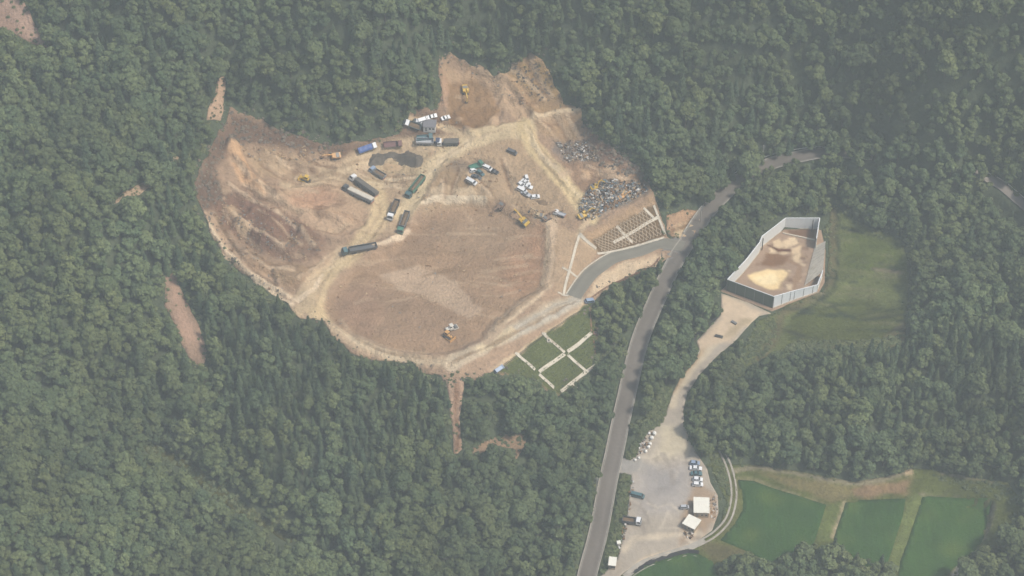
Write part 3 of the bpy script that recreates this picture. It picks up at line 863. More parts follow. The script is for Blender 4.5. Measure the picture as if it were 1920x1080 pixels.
# ------------------------------------------------------------------ yard, pen floor, meadow, paddies
rt = random.Random(12); YL = []
for k in range(60):
    x_, y_ = rt.uniform(1190, 1310), rt.uniform(810, 1020); dx_, dy_ = rt.uniform(-30, 40), rt.uniform(-30, 30)
    YL.append(('l', [(x_, y_), (x_ + dx_ * .5 + rt.uniform(-4, 4), y_ + dy_ * .5), (x_ + dx_, y_ + dy_)], alb(200,190,172) if k % 2 else alb(150,144,136), .8, rt.uniform(.5, 1.4), rt.uniform(.2, .55)))
sheet("gravel_yard", LOT, .8, .12, M_GRAVEL, alb(174, 166, 153), [
 ('p', [(1190,880),(1290,870),(1320,920),(1290,960),(1200,970),(1185,920)], alb(170,165,158), 8),
 ('p', [(1215,880),(1275,890),(1270,930),(1215,930)], alb(160,157,153), 8),
 ('p', [(1240,800),(1283,800),(1300,850),(1230,860)], alb(190,180,158), 6),
 ('l', [(1258,760),(1268,735),(1290,700),(1325,660),(1365,620),(1390,590)], alb(196,184,162), 2, 3.4),
 ('l', [(1262,735),(1280,702),(1312,664),(1340,620)], alb(186,168,142), 2, 2.5),
 ('p', [(1352,552),(1440,586),(1408,606),(1370,640),(1310,656),(1306,640),(1350,596)], alb(200,182,158), 3),
 ('p', [(1340,640),(1378,630),(1408,600),(1390,600)], alb(150,142,118), 3, 0, .5),
 ('p', [(1300,900),(1346,925),(1345,970),(1320,1000),(1270,1030),(1270,1005)], alb(168,152,134), 3),
 ('l', [(1165,1092),(1200,1055),(1250,1040),(1300,1024)], alb(198,182,158), 1.5, 3),
 ('l', [(1170,1030),(1190,1010),(1250,1004),(1310,1000)], alb(196,184,164), 2, 2.4),
 ('p', [(1158,862),(1200,858),(1215,875),(1184,890),(1158,888)], alb(160,158,152), 3),
] + YL)
PF = []
for k in range(40):
    x_, y_ = rt.uniform(1400, 1520), rt.uniform(455, 550); r_ = rt.uniform(2, 7)
    PF.append(('p', [(x_ + r_ * math.cos(a) * rt.uniform(.6, 1.5), y_ + r_ * .6 * math.sin(a) * rt.uniform(.6, 1.3)) for a in (0, .9, 1.9, 2.8, 3.8, 4.7, 5.6)], alb(206,188,160) if rt.random() < .45 else alb(140,124,112), 1.0, 0, rt.uniform(.3, .9)))
for k in range(12):
    x_, y_ = rt.uniform(1430, 1500), rt.uniform(450, 530); PF.append(('l', [(x_, y_), (x_ + rt.uniform(-20, 30), y_ + rt.uniform(5, 25))], alb(180,160,136), .8, .9, .6))
sheet('pen_floor', PENB, .7, .10, M_GRAVEL, alb(166, 148, 132), PF + [
 ('p', [(1402,517),(1436,508),(1470,506),(1476,512),(1462,528),(1458,541),(1440,542),(1415,534)], alb(228,204,158), 1.5),
 ('p', [(1415,522),(1450,515),(1455,530),(1430,536)], alb(238,216,172), 2),
 ('p', [(1448,452),(1462,446),(1468,462),(1456,466)], alb(208,188,158), 1.2),
 ('p', [(1468,452),(1482,448),(1486,460),(1474,464)], alb(208,188,158), 1.2),
 ('p', [(1484,466),(1500,462),(1498,474),(1488,476)], alb(205,184,154), 1.2),
 ('p', [(1488,482),(1500,476),(1496,494),(1488,492)], alb(204,184,154), 1.2),
 ('p', [(1440,466),(1452,460),(1458,470),(1446,474)], alb(210,190,160), .9),
 ('p', [(1462,470),(1474,466),(1478,474),(1466,478)], alb(206,186,156), .9),
 ('p', [(1476,446),(1492,444),(1496,456),(1488,460)], alb(210,190,160), .9),
 ('l', [(1440,460),(1460,470),(1480,470)], alb(124,106,94), 1, 1.2),
 ('l', [(1460,480),(1500,500),(1490,540)], alb(160,140,122), 1, 2.2),
 ('p', [(1470,428),(1530,428),(1526,446),(1480,442)], alb(136,120,108), 1.5),
 ('p', [(1440,475),(1480,480),(1470,500),(1430,495)], alb(142,122,106), 3),
])
MLINES = []
for k in range(46):
    x_, y_ = rt.uniform(1450, 1640), 420 + 230 * rt.random()
    MLINES.append(('l', [(x_, y_), (x_ + rt.uniform(15, 45), y_ + rt.uniform(-2, 5)), (x_ + rt.uniform(50, 90), y_ + rt.uniform(0, 9))], alb(132,134,112) if k % 2 else alb(92,102,84), 1.0, rt.uniform(.6, 1.3), rt.uniform(.35, .8)))
MLINES += [('l', [(1575,425),(1640,442),(1692,462)], alb(92,100,82), 1, 1.4), ('l', [(1500,590),(1560,575),(1600,600),(1690,590)], alb(94,102,84), 1.2, 1.2, .7), ('l', [(1470,620),(1540,640),(1600,640)], alb(96,102,84), 1.2, 1.4, .8)]
sheet('meadow', MEADOW, 1.3, .12, M_GRASS, alb(121, 129, 104), [
 ('p', [(1582,425),(1640,440),(1690,460),(1700,510),(1640,520),(1580,510)], alb(116,126,100), 4),
 ('p', [(1480,590),(1600,560),(1690,580),(1690,640),(1560,640),(1470,640)], alb(112,120,96), 5),
 ('l', [(1562,392),(1562,470),(1556,530),(1520,560),(1465,590),(1450,640),(1420,680)], alb(122,122,106), 2, 4),
 ('l', [(1570,392),(1572,470),(1566,540),(1530,570),(1480,600)], alb(96,104,88), 1.2, 1.5),
 ('l', [(1640,505),(1652,506),(1690,512)], alb(150,142,126), 1, 1.2),
 ('p', [(1660,630),(1700,600),(1697,640),(1670,652)], alb(136,134,112), 2),
 ('l', [(1480,560),(1545,548)], alb(140,136,120), 1, 2),
 ('l', [(1500,640),(1560,650),(1600,645)], alb(140,130,114), 1, 1.2),
] + MLINES)
sheet('grass_bank', GBANK, 1.2, .10, M_GRASS, alb(116, 124, 99), [
 ('p', [(1420,884),(1500,896),(1590,912),(1660,906),(1712,894),(1704,926),(1600,935),(1560,944),(1500,922)], alb(136,132,108), 3),
 ('p', [(1590,914),(1660,908),(1705,900),(1700,928),(1600,934)], alb(150,134,114), 2),
 ('p', [(1549,945),(1584,942),(1562,1012),(1530,1014)], alb(122,132,102), 1.2),
 ('p', [(1700,932),(1730,930),(1704,1014),(1686,1060),(1670,1060),(1694,970)], alb(124,134,104), 1.2),
 ('l', [(1584,943),(1573,975),(1562,1008)], alb(160,152,128), .8, 1.3),
 ('l', [(1372,884),(1420,875),(1500,889),(1600,908),(1650,900),(1700,884)], alb(146,142,124), 1.2, 2.2),
 ('l', [(1386,898),(1413,902),(1447,914),(1497,929),(1549,946)], alb(142,140,116), 1, 1.4),
 ('p', [(1694,882),(1712,880),(1712,890),(1698,892)], alb(178,162,136), 1.2),
 ('l', [(1730,928),(1780,931),(1858,941)], alb(150,146,128), .8, 1.2),
 ('l', [(1864,942),(1858,975),(1846,1012)], alb(146,144,124), .8, 1.4),
 ('l', [(1760,886),(1840,900),(1890,912)], alb(150,146,130), 1, 1.6),
 ('p', [(1310,1022),(1345,1010),(1410,1038),(1440,1060),(1340,1055)], alb(122,122,104), 3),
 ('l', [(1790,1082),(1800,1064),(1822,1048)], alb(176,170,156), 1, 2.5),
 ('p', [(1346,850),(1372,880),(1392,950),(1376,985),(1350,1010),(1340,1000),(1368,955),(1358,890)], alb(120,124,102), 2),
 ('p', [(1740,884),(1890,906),(1912,945),(1866,940),(1740,926)], alb(116,124,100), 3),
])
TRACKL = smooth_line([(1352,842),(1366,872),(1376,910),(1376,940),(1366,972),(1345,998),(1315,1017),(1275,1032),(1235,1045),(1200,1060),(1172,1082)], 1.5)
for a, b in ((-1.35, -.6), (.6, 1.35)):
    ribbon('wheel_track', TRACKL[:len(TRACKL)*6//10], a, b, .16, M_CONCD, C_ASP, vary=.25, thick=.1)
ribbon('farm_track', TRACKL[len(TRACKL)*6//10-1:], -1.3, 1.3, .17, M_CONCD, C_ASP, vary=.2, thick=.2)
DITCH = smooth_line([(1310,1038),(1290,1036),(1250,1046),(1215,1058),(1185,1076),(1172,1090)], 1.5)
M_DITCH = mat_plain('wet_ditch', tuple(alb(84, 88, 82)), .7, 0, .3, .6, .3)
ribbon('ditch', DITCH, -.9, .9, .14, M_DITCH, C_ASP, thick=.2)
ribbon('kerb', DITCH, -1.25, -.9, .26, M_CONCD, C_ASP, thick=.4)
PADL = []
for k in range(4):
    c_ = ((1460,970), (1630,990), (1780,990), (1260,1065))[k]; L_ = []
    for j in range(14):
        x_, y_ = c_[0] + rt.uniform(-75, 75), c_[1] + rt.uniform(-45, 55); r_ = rt.uniform(6, 22)
        L_.append(('p', [(x_ + r_ * math.cos(a) * rt.uniform(.6, 1.5), y_ + r_ * .7 * math.sin(a) * rt.uniform(.6, 1.3)) for a in (0, .9, 1.9, 2.8, 3.8, 4.7, 5.6)], alb(115,130,94) if j % 2 else alb(96,114,86), 5.0, 0, rt.uniform(.2, .55)))
    PADL.append(L_)
for nm_i, (nm, pl) in enumerate((('rice_paddy', PAD1), ('rice_paddy', PAD2), ('rice_paddy', PAD3), ('rice_paddy', PAD4))):
    sheet(nm, pl, 2.0, .16, M_PADDY, alb(99, 119, 91) if pl is not PAD3 else alb(101, 122, 92), PADL[nm_i], skirt=.3)

# ------------------------------------------------------------------ haze
hz = MB().box(-1900, 1900, -1900, 1900, float(tz.min()) - 1.5, CAM[2] + 12)
mh = bpy.data.materials.new('haze_air'); mh.use_nodes = True
tn = mh.node_tree; tn.nodes.clear()
ho = tn.nodes.new('ShaderNodeOutputMaterial'); hv = tn.nodes.new('ShaderNodeVolumePrincipled')
hv.inputs['Color'].default_value = (*HAZE_COL, 1); hv.inputs['Density'].default_value = HAZE_DENSITY; hv.inputs['Anisotropy'].default_value = .1
tn.links.new(hv.outputs[0], ho.inputs['Volume'])
ho_ = hz.build('haze', mh)
tag(ho_, 'pale summer haze hanging over the whole valley', 'haze', kind='stuff')

# ------------------------------------------------------------------ trees
def leaf_quads(P, Nn, size, rng, aspect=1.0, droop=0.0):
    """one small bent leaf clump per point, facing roughly along Nn"""
    v, f = [], []
    for p, nrm in zip(P, Nn):
        nv = Vector(nrm) + Vector(rng.normal(0, .3, 3)); nv.normalize()
        a = nv.orthogonal().normalized(); a.rotate(Matrix.Rotation(rng.uniform(0, 6.283), 3, nv)); b = nv.cross(a)
        s = size * rng.uniform(.65, 1.35)
        k = len(v); p = Vector(p)
        for sa, sb in ((-1, -.6), (.2, -1), (1, .3), (-.3, 1)):
            q = p + a * sa * s * .5 + b * sb * s * .5 * aspect - nv * (.12 * s if sa * sb > 0 else 0)
            v.append((q.x, q.y, q.z - droop * abs(sa) * s))
        f.append((k, k + 1, k + 2, k + 3))
    return v, f

def trunk_mesh(h, r, top, seed, limbs=5, spread=1.6):
    rng = random.Random(seed); b = MB()
    def tube(p, q, r0, r1, n=6):
        p, q = Vector(p), Vector(q); d = (q - p).normalized(); a = d.orthogonal().normalized(); c = d.cross(a)
        v = [e + (a * math.cos(2 * math.pi * k / n) + c * math.sin(2 * math.pi * k / n)) * rr for e, rr in ((p, r0), (q, r1)) for k in range(n)]
        b.add(v, [(k, (k + 1) % n, (k + 1) % n + n, k + n) for k in range(n)])
    pts = [Vector((0, 0, -.8))]
    for k in range(1, 5):
        pts.append(Vector((rng.uniform(-.15, .15) * k * .5, rng.uniform(-.15, .15) * k * .5, h * top * k / 4)))
    for k in range(4): tube(pts[k], pts[k + 1], r * (1 - .2 * k), r * (1 - .2 * (k + 1)))
    for k in range(limbs):
        z = h * top * rng.uniform(.55, .95); a = rng.uniform(0, 6.283); l = spread * rng.uniform(.7, 1.2)
        tube((0, 0, z), (math.cos(a) * l, math.sin(a) * l, z + l * .8), r * .4, r * .12, 4)
    return b.v, b.f

def broadleaf(seed, h, rad, base=.16, leaves=1000):
    rng = np.random.default_rng(seed)
    lobes = []
    nl = rng.integers(13, 18)
    for k in range(nl):
        a = rng.uniform(0, 6.283); rr = rad * rng.uniform(.2, .78)
        zz = h * (base + .2 + (.68 - base) * rng.uniform(0, 1) * (1.12 - (rr / rad) ** 2))
        lobes.append((math.cos(a) * rr, math.sin(a) * rr, zz, rad * rng.uniform(.22, .42)))
    lobes.append((rng.uniform(-.3, .3), rng.uniform(-.3, .3), h * .86, rad * .38))
    P, Nn = [], []
    for cx_, cy_, cz_, lr in lobes:
        m = int(leaves / len(lobes))
        d = rng.normal(0, 1, (m, 3)); d /= np.linalg.norm(d, axis=1)[:, None]
        d[:, 2] = np.where(d[:, 2] < -.35, -d[:, 2], d[:, 2])
        q = d * lr * (1 + rng.normal(0, .13, m))[:, None] * np.array([1, 1, .82]) + (cx_, cy_, cz_)
        P += q.tolist(); Nn += (d + (0, 0, .25)).tolist()
    return leaf_quads(P, Nn, .86 * (rad / 3.4) ** .5, rng)

def conifer(seed, h, rad, leaves=560, base=.14):
    rng = np.random.default_rng(seed)
    P, Nn = [], []
    for k in range(leaves):
        t = rng.uniform(0, 1) ** 1.5                 # 0 at the skirt, 1 at the tip
        z = h * (base + (1 - base) * t); tier = .78 + .22 * math.cos(t * 34)
        a = rng.uniform(0, 6.283)
        r = (rad * (1 - t) ** .8 * tier + .12) * rng.uniform(.72, 1.06) * (1 + .12 * math.sin(3 * a + seed))
        P.append((math.cos(a) * r, math.sin(a) * r, z - .1 * r)); Nn.append((math.cos(a), math.sin(a), .75))
    return leaf_quads(P, Nn, .9, rng, .75, .12)

PROTO = []                                  # (kind, height, radius, crown mesh, trunk mesh, joined mesh)
for k, (h, r) in enumerate(((10.5, 3.7), (9.4, 3.2), (11.5, 4.3), (8.6, 3.4), (12.0, 3.5), (7.4, 3.0))):
    cv, cf = broadleaf(100 + k, h, r); tv_, tf_ = trunk_mesh(h, .17 + .008 * h, .68, k)
    cm = mesh_from('crown', cv, cf, M_LEAFB); tm = mesh_from('trunk', tv_, tf_, M_BARK)
    jm = mesh_from('wood_tree', cv + tv_, cf + [tuple(i + len(cv) for i in q_) for q_ in tf_], [M_LEAFB, M_BARK], [0] * len(cf) + [1] * len(tf_))
    PROTO.append(('broad', h, r, cm, tm, jm))
for k, (h, r) in enumerate(((13.0, 2.3), (11.0, 2.1), (14.0, 2.6), (9.0, 2.0))):
    cv, cf = conifer(200 + k, h, r); tv_, tf_ = trunk_mesh(h, .16, .9, 50 + k, 0)
    cm = mesh_from('crown', cv, cf, M_LEAFC); tm = mesh_from('trunk', tv_, tf_, M_BARK)
    jm = mesh_from('wood_tree', cv + tv_, cf + [tuple(i + len(cv) for i in q_) for q_ in tf_], [M_LEAFC, M_BARK], [0] * len(cf) + [1] * len(tf_))
    PROTO.append(('conifer', h, r, cm, tm, jm))

for k, (h, r) in enumerate(((13.0, 5.4), (11.5, 5.0))):
    cv, cf = broadleaf(160 + k, h, r, leaves=1600); tv_, tf_ = trunk_mesh(h, .3, .68, 80 + k)
    cm = mesh_from('crown', cv, cf, M_LEAFB); tm = mesh_from('trunk', tv_, tf_, M_BARK)
    jm = mesh_from('wood_tree', cv + tv_, cf + [tuple(i + len(cv) for i in q_) for q_ in tf_], [M_LEAFB, M_BARK], [0] * len(cf) + [1] * len(tf_))
    PROTO.append(('broad', h, r, cm, tm, jm))

# photo mask of open ground, 4 px cells
mu = np.arange(-300, 2221, 4.0); mv = np.arange(-200, 1321, 4.0)
MU, MV = np.meshgrid(mu, mv)
open_m = np.zeros(MU.shape, bool); scrub_m = np.zeros(MU.shape, bool)
for p in OPEN: open_m |= pip(MU, MV, p)
for p in SCRUB: scrub_m |= pip(MU, MV, p)
def hit(mask, u, v):
    i = np.clip(((u + 300) / 4 + .5).astype(int), 0, len(mu) - 1); j = np.clip(((v + 200) / 4 + .5).astype(int), 0, len(mv) - 1)
    return mask[j, i]

SP = 3.55
jx, jy = np.meshgrid(np.arange(-300, 300, SP), np.arange(-215, 300, SP))
jx = (jx + (np.arange(jx.shape[0])[:, None] % 2) * SP / 2).ravel() + RNG.uniform(-1.5, 1.5, jx.size); jy = jy.ravel() + RNG.uniform(-1.5, 1.5, jy.size)
jz = H(jx, jy)
u, v = project(jx, jy, jz)
keep = (u > -260) & (u < 2180) & (v > -170) & (v < 1290)
jx, jy, jz, u, v = (a[keep] for a in (jx, jy, jz, u, v))
m = len(jx)
# conifers stand in blocks: the left bank in front of the site and some spurs
CONIF = [[(360,560),(560,590),(640,640),(850,700),(850,860),(700,1000),(480,900),(400,760),(340,660)], [(300,300),(380,260),(390,420),(420,520),(320,560),(280,430)],
         [(700,80),(830,60),(830,210),(720,240)], [(1560,650),(1900,640),(1900,800),(1600,830)], [(860,0),(1100,0),(1100,110),(880,110)], [(1060,170),(1200,190),(1250,330),(1130,260)]]
con = np.zeros(m, bool)
for p in CONIF: con |= pip(u, v, p)
pc = np.where(con, .62, .10) + .12 * fbm(jx, jy, 40, 2, 66)
is_con = RNG.uniform(0, 1, m) < pc
kind = np.where(is_con, 6 + RNG.integers(0, 4, m), RNG.integers(0, 6, m))
kind = np.where(~is_con & (RNG.uniform(0, 1, m) < .07), 10 + RNG.integers(0, 2, m), kind)
scale = (.56 + .60 * RNG.uniform(0, 1, m) ** 1.9) * (1 + .10 * fbm(jx, jy, 30, 2, 9))
hh = np.array([PROTO[k][1] for k in kind]) * scale; rr = np.array([PROTO[k][2] for k in kind]) * scale
def bad_for(hh, rr):
    bad = np.zeros(m, bool)
    for fz, fr in ((0, 0), (.3, .0), (.55, .75), (.55, -.75), (.75, .55), (.75, -.55), (.93, 0)):
        uu, vv = project(jx + rr * fr, jy, jz + hh * fz)
        bad |= hit(open_m, uu, vv) & ~(is_con & (fz > .7))      # a conifer's thin tip may stand out against the clearing
        if fz == 0: bad |= hit(scrub_m, uu, vv)
    return bad
bad = bad_for(hh, rr)
# a smaller tree may still fit at the edge
sm = bad & (RNG.uniform(0, 1, m) < .8)
scale2 = np.where(sm, scale * .55, scale)
hh2 = np.array([PROTO[k][1] for k in kind]) * scale2; rr2 = np.array([PROTO[k][2] for k in kind]) * scale2
bad2 = bad_for(hh2, rr2)
ok = ~bad2 & (bil(clear_c, RX0, RY0, 3.2, jx, jy) < -.3)
jx, jy, jz, u, v, kind, scale = (a[ok] for a in (jx, jy, jz, u, v, kind, scale2))
m = len(jx)
rot = RNG.uniform(0, 6.283, m)
# the largest 300 in the picture are trees of their own
dep = (jy - CAM[1]) * FWD[1] + (jz - CAM[2]) * FWD[2]
hh = np.array([PROTO[k][1] for k in kind]) * scale
ut, vt = project(jx, jy, jz + hh * .8)
seen = (ut > -5) & (ut < 1925) & (vt > 0) & (vt < 1076)
rank = np.where(seen, dep, 1e9)
edge_m = pip(u, v, [(540,590),(620,612),(640,650),(680,690),(760,700),(840,725),(840,760),(740,740),(660,715),(600,660),(530,620)]) & seen & (kind >= 6) & (kind < 10)
edge_i = np.where(edge_m)[0][:36]
near_i = [i for i in np.argsort(rank) if i not in set(edge_i.tolist())][:262 - len(edge_i)]
single = np.zeros(m, bool); single[near_i] = True; single[edge_i] = True
ZONES = (('corner', 'in the far bottom left corner of the woods'), ('gully', 'in the woods around the foot of the grassy gully'), ('mid', 'in the bottom edge woods between gully and road'),
         ('road', 'in the woods just left of the lower road'), ('pad', 'in the clump below the rice paddies'), ('right', 'in the bottom right corner beside the paddies'), ('lip', 'at the near lip of the excavated bowl'))
ZT = dict(ZONES)
edge_set = set(edge_i.tolist())
for i in np.where(single)[0]:
    kd, h, r, cm, tm, jm = PROTO[kind[i]]
    zone = 'lip' if i in edge_set else 'corner' if u[i] < 250 else 'gully' if u[i] < 620 else 'mid' if u[i] < 860 else 'road' if u[i] < 1200 else 'pad' if u[i] < 1720 else 'right'
    size = 'large spreading' if kind[i] >= 10 else 'small' if scale[i] < .7 else 'medium'
    nm = 'broadleaf_tree' if kd == 'broad' else 'conifer_tree'
    lb = (size + ' round green broadleaf tree ' if kd == 'broad' else size + ' narrow dark conifer ') + ZT[zone]
    gp = ('broadleaf trees ' if kd == 'broad' else 'conifers ') + ZT[zone]
    e = link(bpy.data.objects.new(nm, None))
    e.empty_display_size = .5
    e.location = (jx[i], jy[i], jz[i] - .15); e.rotation_euler = (0, 0, rot[i]); e.scale = (scale[i],) * 3
    obj('trunk', tm, e); obj('crown', cm, e)
    tag(e, lb, 'tree', gp)

def scatter(name, x, y, z, idx, sc, rz, meshes, label, cat):
    """one mass of plants: points carrying which, size and turn, filled by geometry nodes"""
    col = bpy.data.collections.new(name + '_kinds')
    for k, me_ in enumerate(meshes):
        o = bpy.data.objects.new('%s_kind_%02d' % (name, k), me_); col.objects.link(o)
    pm = bpy.data.meshes.new(name)
    pm.vertices.add(len(x)); pm.vertices.foreach_set('co', np.stack([x, y, z], 1).ravel())
    for nm, ty, dat in (('which', 'INT', idx), ('size', 'FLOAT', sc), ('turn', 'FLOAT', rz)):
        a = pm.attributes.new(nm, ty, 'POINT'); a.data.foreach_set('value', np.asarray(dat).astype(np.int32 if ty == 'INT' else np.float32))
    o = tag(obj(name, pm), label, cat, kind='stuff')
    ng = bpy.data.node_groups.new(name + '_nodes', 'GeometryNodeTree')
    ng.interface.new_socket('Geometry', in_out='INPUT', socket_type='NodeSocketGeometry')
    ng.interface.new_socket('Geometry', in_out='OUTPUT', socket_type='NodeSocketGeometry')
    gi = ng.nodes.new('NodeGroupInput'); go = ng.nodes.new('NodeGroupOutput')
    ci = ng.nodes.new('GeometryNodeCollectionInfo'); ci.inputs['Collection'].default_value = col
    ci.inputs['Separate Children'].default_value = True; ci.inputs['Reset Children'].default_value = True
    ip = ng.nodes.new('GeometryNodeInstanceOnPoints'); ip.inputs['Pick Instance'].default_value = True
    def attr(nm, ty):
        a = ng.nodes.new('GeometryNodeInputNamedAttribute'); a.data_type = ty; a.inputs['Name'].default_value = nm; return a.outputs[0]
    cx3 = ng.nodes.new('ShaderNodeCombineXYZ')
    L = ng.links
    L.new(gi.outputs[0], ip.inputs['Points']); L.new(ci.outputs[0], ip.inputs['Instance'])
    L.new(attr('which', 'INT'), ip.inputs['Instance Index'])
    L.new(attr('turn', 'FLOAT'), cx3.inputs[2]); L.new(cx3.outputs[0], ip.inputs['Rotation'])
    L.new(attr('size', 'FLOAT'), ip.inputs['Scale'])
    L.new(ip.outputs[0], go.inputs[0])
    md = o.modifiers.new('plants', 'NODES'); md.node_group = ng
    return o

r_ = ~single
scatter('forest', jx[r_], jy[r_], jz[r_] - .15, kind[r_], scale[r_], rot[r_], [p[5] for p in PROTO], 'dense mixed green forest covering the hills around the excavation', 'forest')
# low scrub on verges, gullies and the edges of the clearings
def bush(seed, r):
    rng = np.random.default_rng(seed)
    d = rng.normal(0, 1, (70, 3)); d /= np.linalg.norm(d, axis=1)[:, None]; d[:, 2] = np.abs(d[:, 2])
    P = d * r * rng.uniform(.6, 1.1, (70, 1)) * (1, 1, .75)
    return leaf_quads(P, d + (0, 0, .3), .5, rng)
BUSH = [mesh_from('bush', *bush(300 + k, .8 + .15 * k), M_LEAFS) for k in range(3)]
DRYB = [mesh_from('brush', *bush(320 + k, .6 + .12 * k), M_DRY) for k in range(2)]
sx, sy, sc_ = [], [], []
def sow(px, count, lo, hi, store=None):
    w = wpoly(px); xs = [p[0] for p in w]; ys = [p[1] for p in w]
    k = 0
    x = RNG.uniform(min(xs), max(xs), count * 5); y = RNG.uniform(min(ys), max(ys), count * 5)
    q_ = np.where(pip(x, y, w))[0][:count]
    (store or (sx, sy, sc_))[0].extend(x[q_]); (store or (sx, sy, sc_))[1].extend(y[q_]); (store or (sx, sy, sc_))[2].extend(RNG.uniform(lo, hi, len(q_)))
sow(VERGE, 220, .5, 1.3)
sow(OPEN[-1], 320, .6, 1.6)
sow(STREAM, 260, .5, 1.4)
sow(SCAR_LOW, 60, .4, 1.0)
sow(SCRUB[2], 70, .5, 1.2)
sow(SCRUB[3], 70, .6, 1.3)
sow([(1372,730),(1352,735),(1400,640),(1424,600),(1450,590),(1465,610),(1440,660),(1400,690)], 220, .4, 1.2)
sow([(1450,662),(1500,640),(1600,640),(1690,630),(1697,645),(1600,655),(1500,660)], 240, .5, 1.4)
sow(MEADOW, 150, .2, .5)
sow([(1330,850),(1350,838),(1366,872),(1376,910),(1374,940),(1362,970),(1350,975),(1362,940),(1345,905),(1335,880)], 200, .4, 1.0)
sow([(1230,488),(1262,472),(1270,485),(1250,515),(1190,530),(1130,562),(1122,572)], 60, .4, 1.0)
sow([(1740,886),(1890,906),(1912,945),(1866,940),(1760,900)], 120, .3, .9)
sow([(1118,625),(1126,640),(1122,692),(1060,748),(1050,740),(1114,690)], 90, .6, 1.4)
sow([(900,702),(1000,710),(1045,742),(1000,740),(920,715)], 80, .5, 1.3)
sow(SCAR_LEFT, 14, .3, .8); sow(SCAR_TOPLEFT, 20, .4, 1.0); sow(SCAR_TRACK, 8, .3, .6)
def fringe(px, per_m, lo, hi, store, spread):
    w = wpoly(px)
    for i in range(len(w)):
        p, q_ = np.array(w[i]), np.array(w[(i + 1) % len(w)]); k = int(np.linalg.norm(q_ - p) * per_m)
        for t in RNG.uniform(0, 1, k):
            c_ = p + (q_ - p) * t + RNG.normal(0, spread, 2)
            store[0].append(c_[0]); store[1].append(c_[1]); store[2].append(RNG.uniform(lo, hi))
fringe(SITE, .45, .3, .8, (sx, sy, sc_), .9)
ux, uy = RNG.uniform(-260, 260, 26000), RNG.uniform(-190, 200, 26000)
cl_ = bil(clear_c, RX0, RY0, 3.2, ux, uy); pu, pv = project(ux, uy, H(ux, uy)); g_ = (cl_ < -.4) & (cl_ > -8) & ~hit(open_m, pu, pv)
sx.extend(ux[g_]); sy.extend(uy[g_]); sc_.extend(RNG.uniform(.6, 1.7, int(g_.sum())))
for pl in (SCAR_TOPLEFT, SCAR_TRACK, SCAR_SMALL, SCAR_DOT, SCAR_LEFT, TRACK_PATH, CUT): fringe(pl, .7, .3, .8, (sx, sy, sc_), .9)
fringe(MEADOW, .8, .3, .9, (sx, sy, sc_), 1.2); fringe(GBANK, .4, .3, .8, (sx, sy, sc_), 1.0)
# nothing grows on the carriageways, the yard or the paddies
sx, sy, sc_ = map(np.array, (sx, sy, sc_))
free = (linedist(sx, sy, [tuple(p) for p in MAIN]) > 4.6) & (linedist(sx, sy, [tuple(p) for p in ACC]) > 4.2) & (linedist(sx, sy, [tuple(p) for p in TRACKL]) > 1.9)
for pl in (LOT, PENB, PAD1, PAD2, PAD3, PAD4): free &= sdf(sx, sy, wpoly(pl)) < -.5
sx, sy, sc_ = sx[free], sy[free], sc_[free]
scatter('undergrowth', sx, sy, H(sx, sy), RNG.integers(0, 3, len(sx)), sc_, RNG.uniform(0, 6.28, len(sx)), BUSH, 'low green scrub along road verges, gullies and meadow edges', 'scrub')
store = ([], [], [])
sow([(360,350),(400,262),(430,205),(520,238),(640,272),(640,292),(560,282),(470,268),(432,262),(405,310),(412,350),(440,362),(400,395),(390,420)], 330, .4, 1.3, store)
sow([(1096,215),(1125,258),(1165,282),(1205,308),(1235,372),(1215,350),(1180,338),(1110,305),(1095,262)], 200, .4, 1.2, store)
sow([(955,118),(1032,120),(1050,192),(1005,190),(965,150)], 120, .3, .9, store)
sow(ROUGH_DARK, 150, .25, .8, store)
sow([(380,400),(400,440),(500,545),(545,575),(500,547),(420,482)], 60, .4, 1., store)
fringe(SITE, 1.0, .25, .9, store, 2.2)
dx_, dy_, ds_ = map(np.array, store)
free = (linedist(dx_, dy_, [tuple(p) for p in MAIN]) > 4.6) & (linedist(dx_, dy_, [tuple(p) for p in ACC]) > 4.2)
dx_, dy_, ds_ = dx_[free], dy_[free], ds_[free]
scatter('dead_brush', dx_, dy_, H(dx_, dy_), RNG.integers(0, 2, len(dx_)), ds_, RNG.uniform(0, 6.28, len(dx_)), DRYB, 'dry brown brush and cut branches along the cleared forest edge', 'brush')

# ------------------------------------------------------------------ things on the ground
def empty(name, loc, rz=0, nrm=None):
    e = link(bpy.data.objects.new(name, None)); e.empty_display_size = 1
    e.location = loc
    if nrm is None: e.rotation_euler = (0, 0, rz)
    else:
        zx = Vector(nrm).normalized(); xx = Vector((math.cos(rz), math.sin(rz), 0)); xx = (xx - zx * xx.dot(zx)).normalized(); yy = zx.cross(xx)
        e.rotation_euler = Matrix((xx, yy, zx)).transposed().to_euler()
    return e

def H1(x, y): return float(H(np.array([x]), np.array([y]))[0])
def at1(u, v):
    x, y, z = at(np.array([u]), np.array([v])); return float(x[0]), float(y[0]), float(z[0])

def stand(name, rear, front, lift=.12, dv=4.0):
    """an Empty on the ground, turned from the rear photo point to the front one, tilted with the slope"""
    a, b = at1(rear[0], rear[1] + dv), at1(front[0], front[1] + dv)
    x, y = (a[0] + b[0]) / 2, (a[1] + b[1]) / 2
    rz = math.atan2(b[1] - a[1], b[0] - a[0])
    e_ = 2.2
    gx_, gy_ = (H1(x + e_, y) - H1(x - e_, y)) / (2 * e_), (H1(x, y + e_) - H1(x, y - e_)) / (2 * e_)
    zc = np.mean([H1(x + i * e_, y + j * e_) for i in (-1, 0, 1) for j in (-1, 0, 1)])
    return empty(name, (x, y, float(zc) + lift), rz, (-gx_, -gy_, 1))

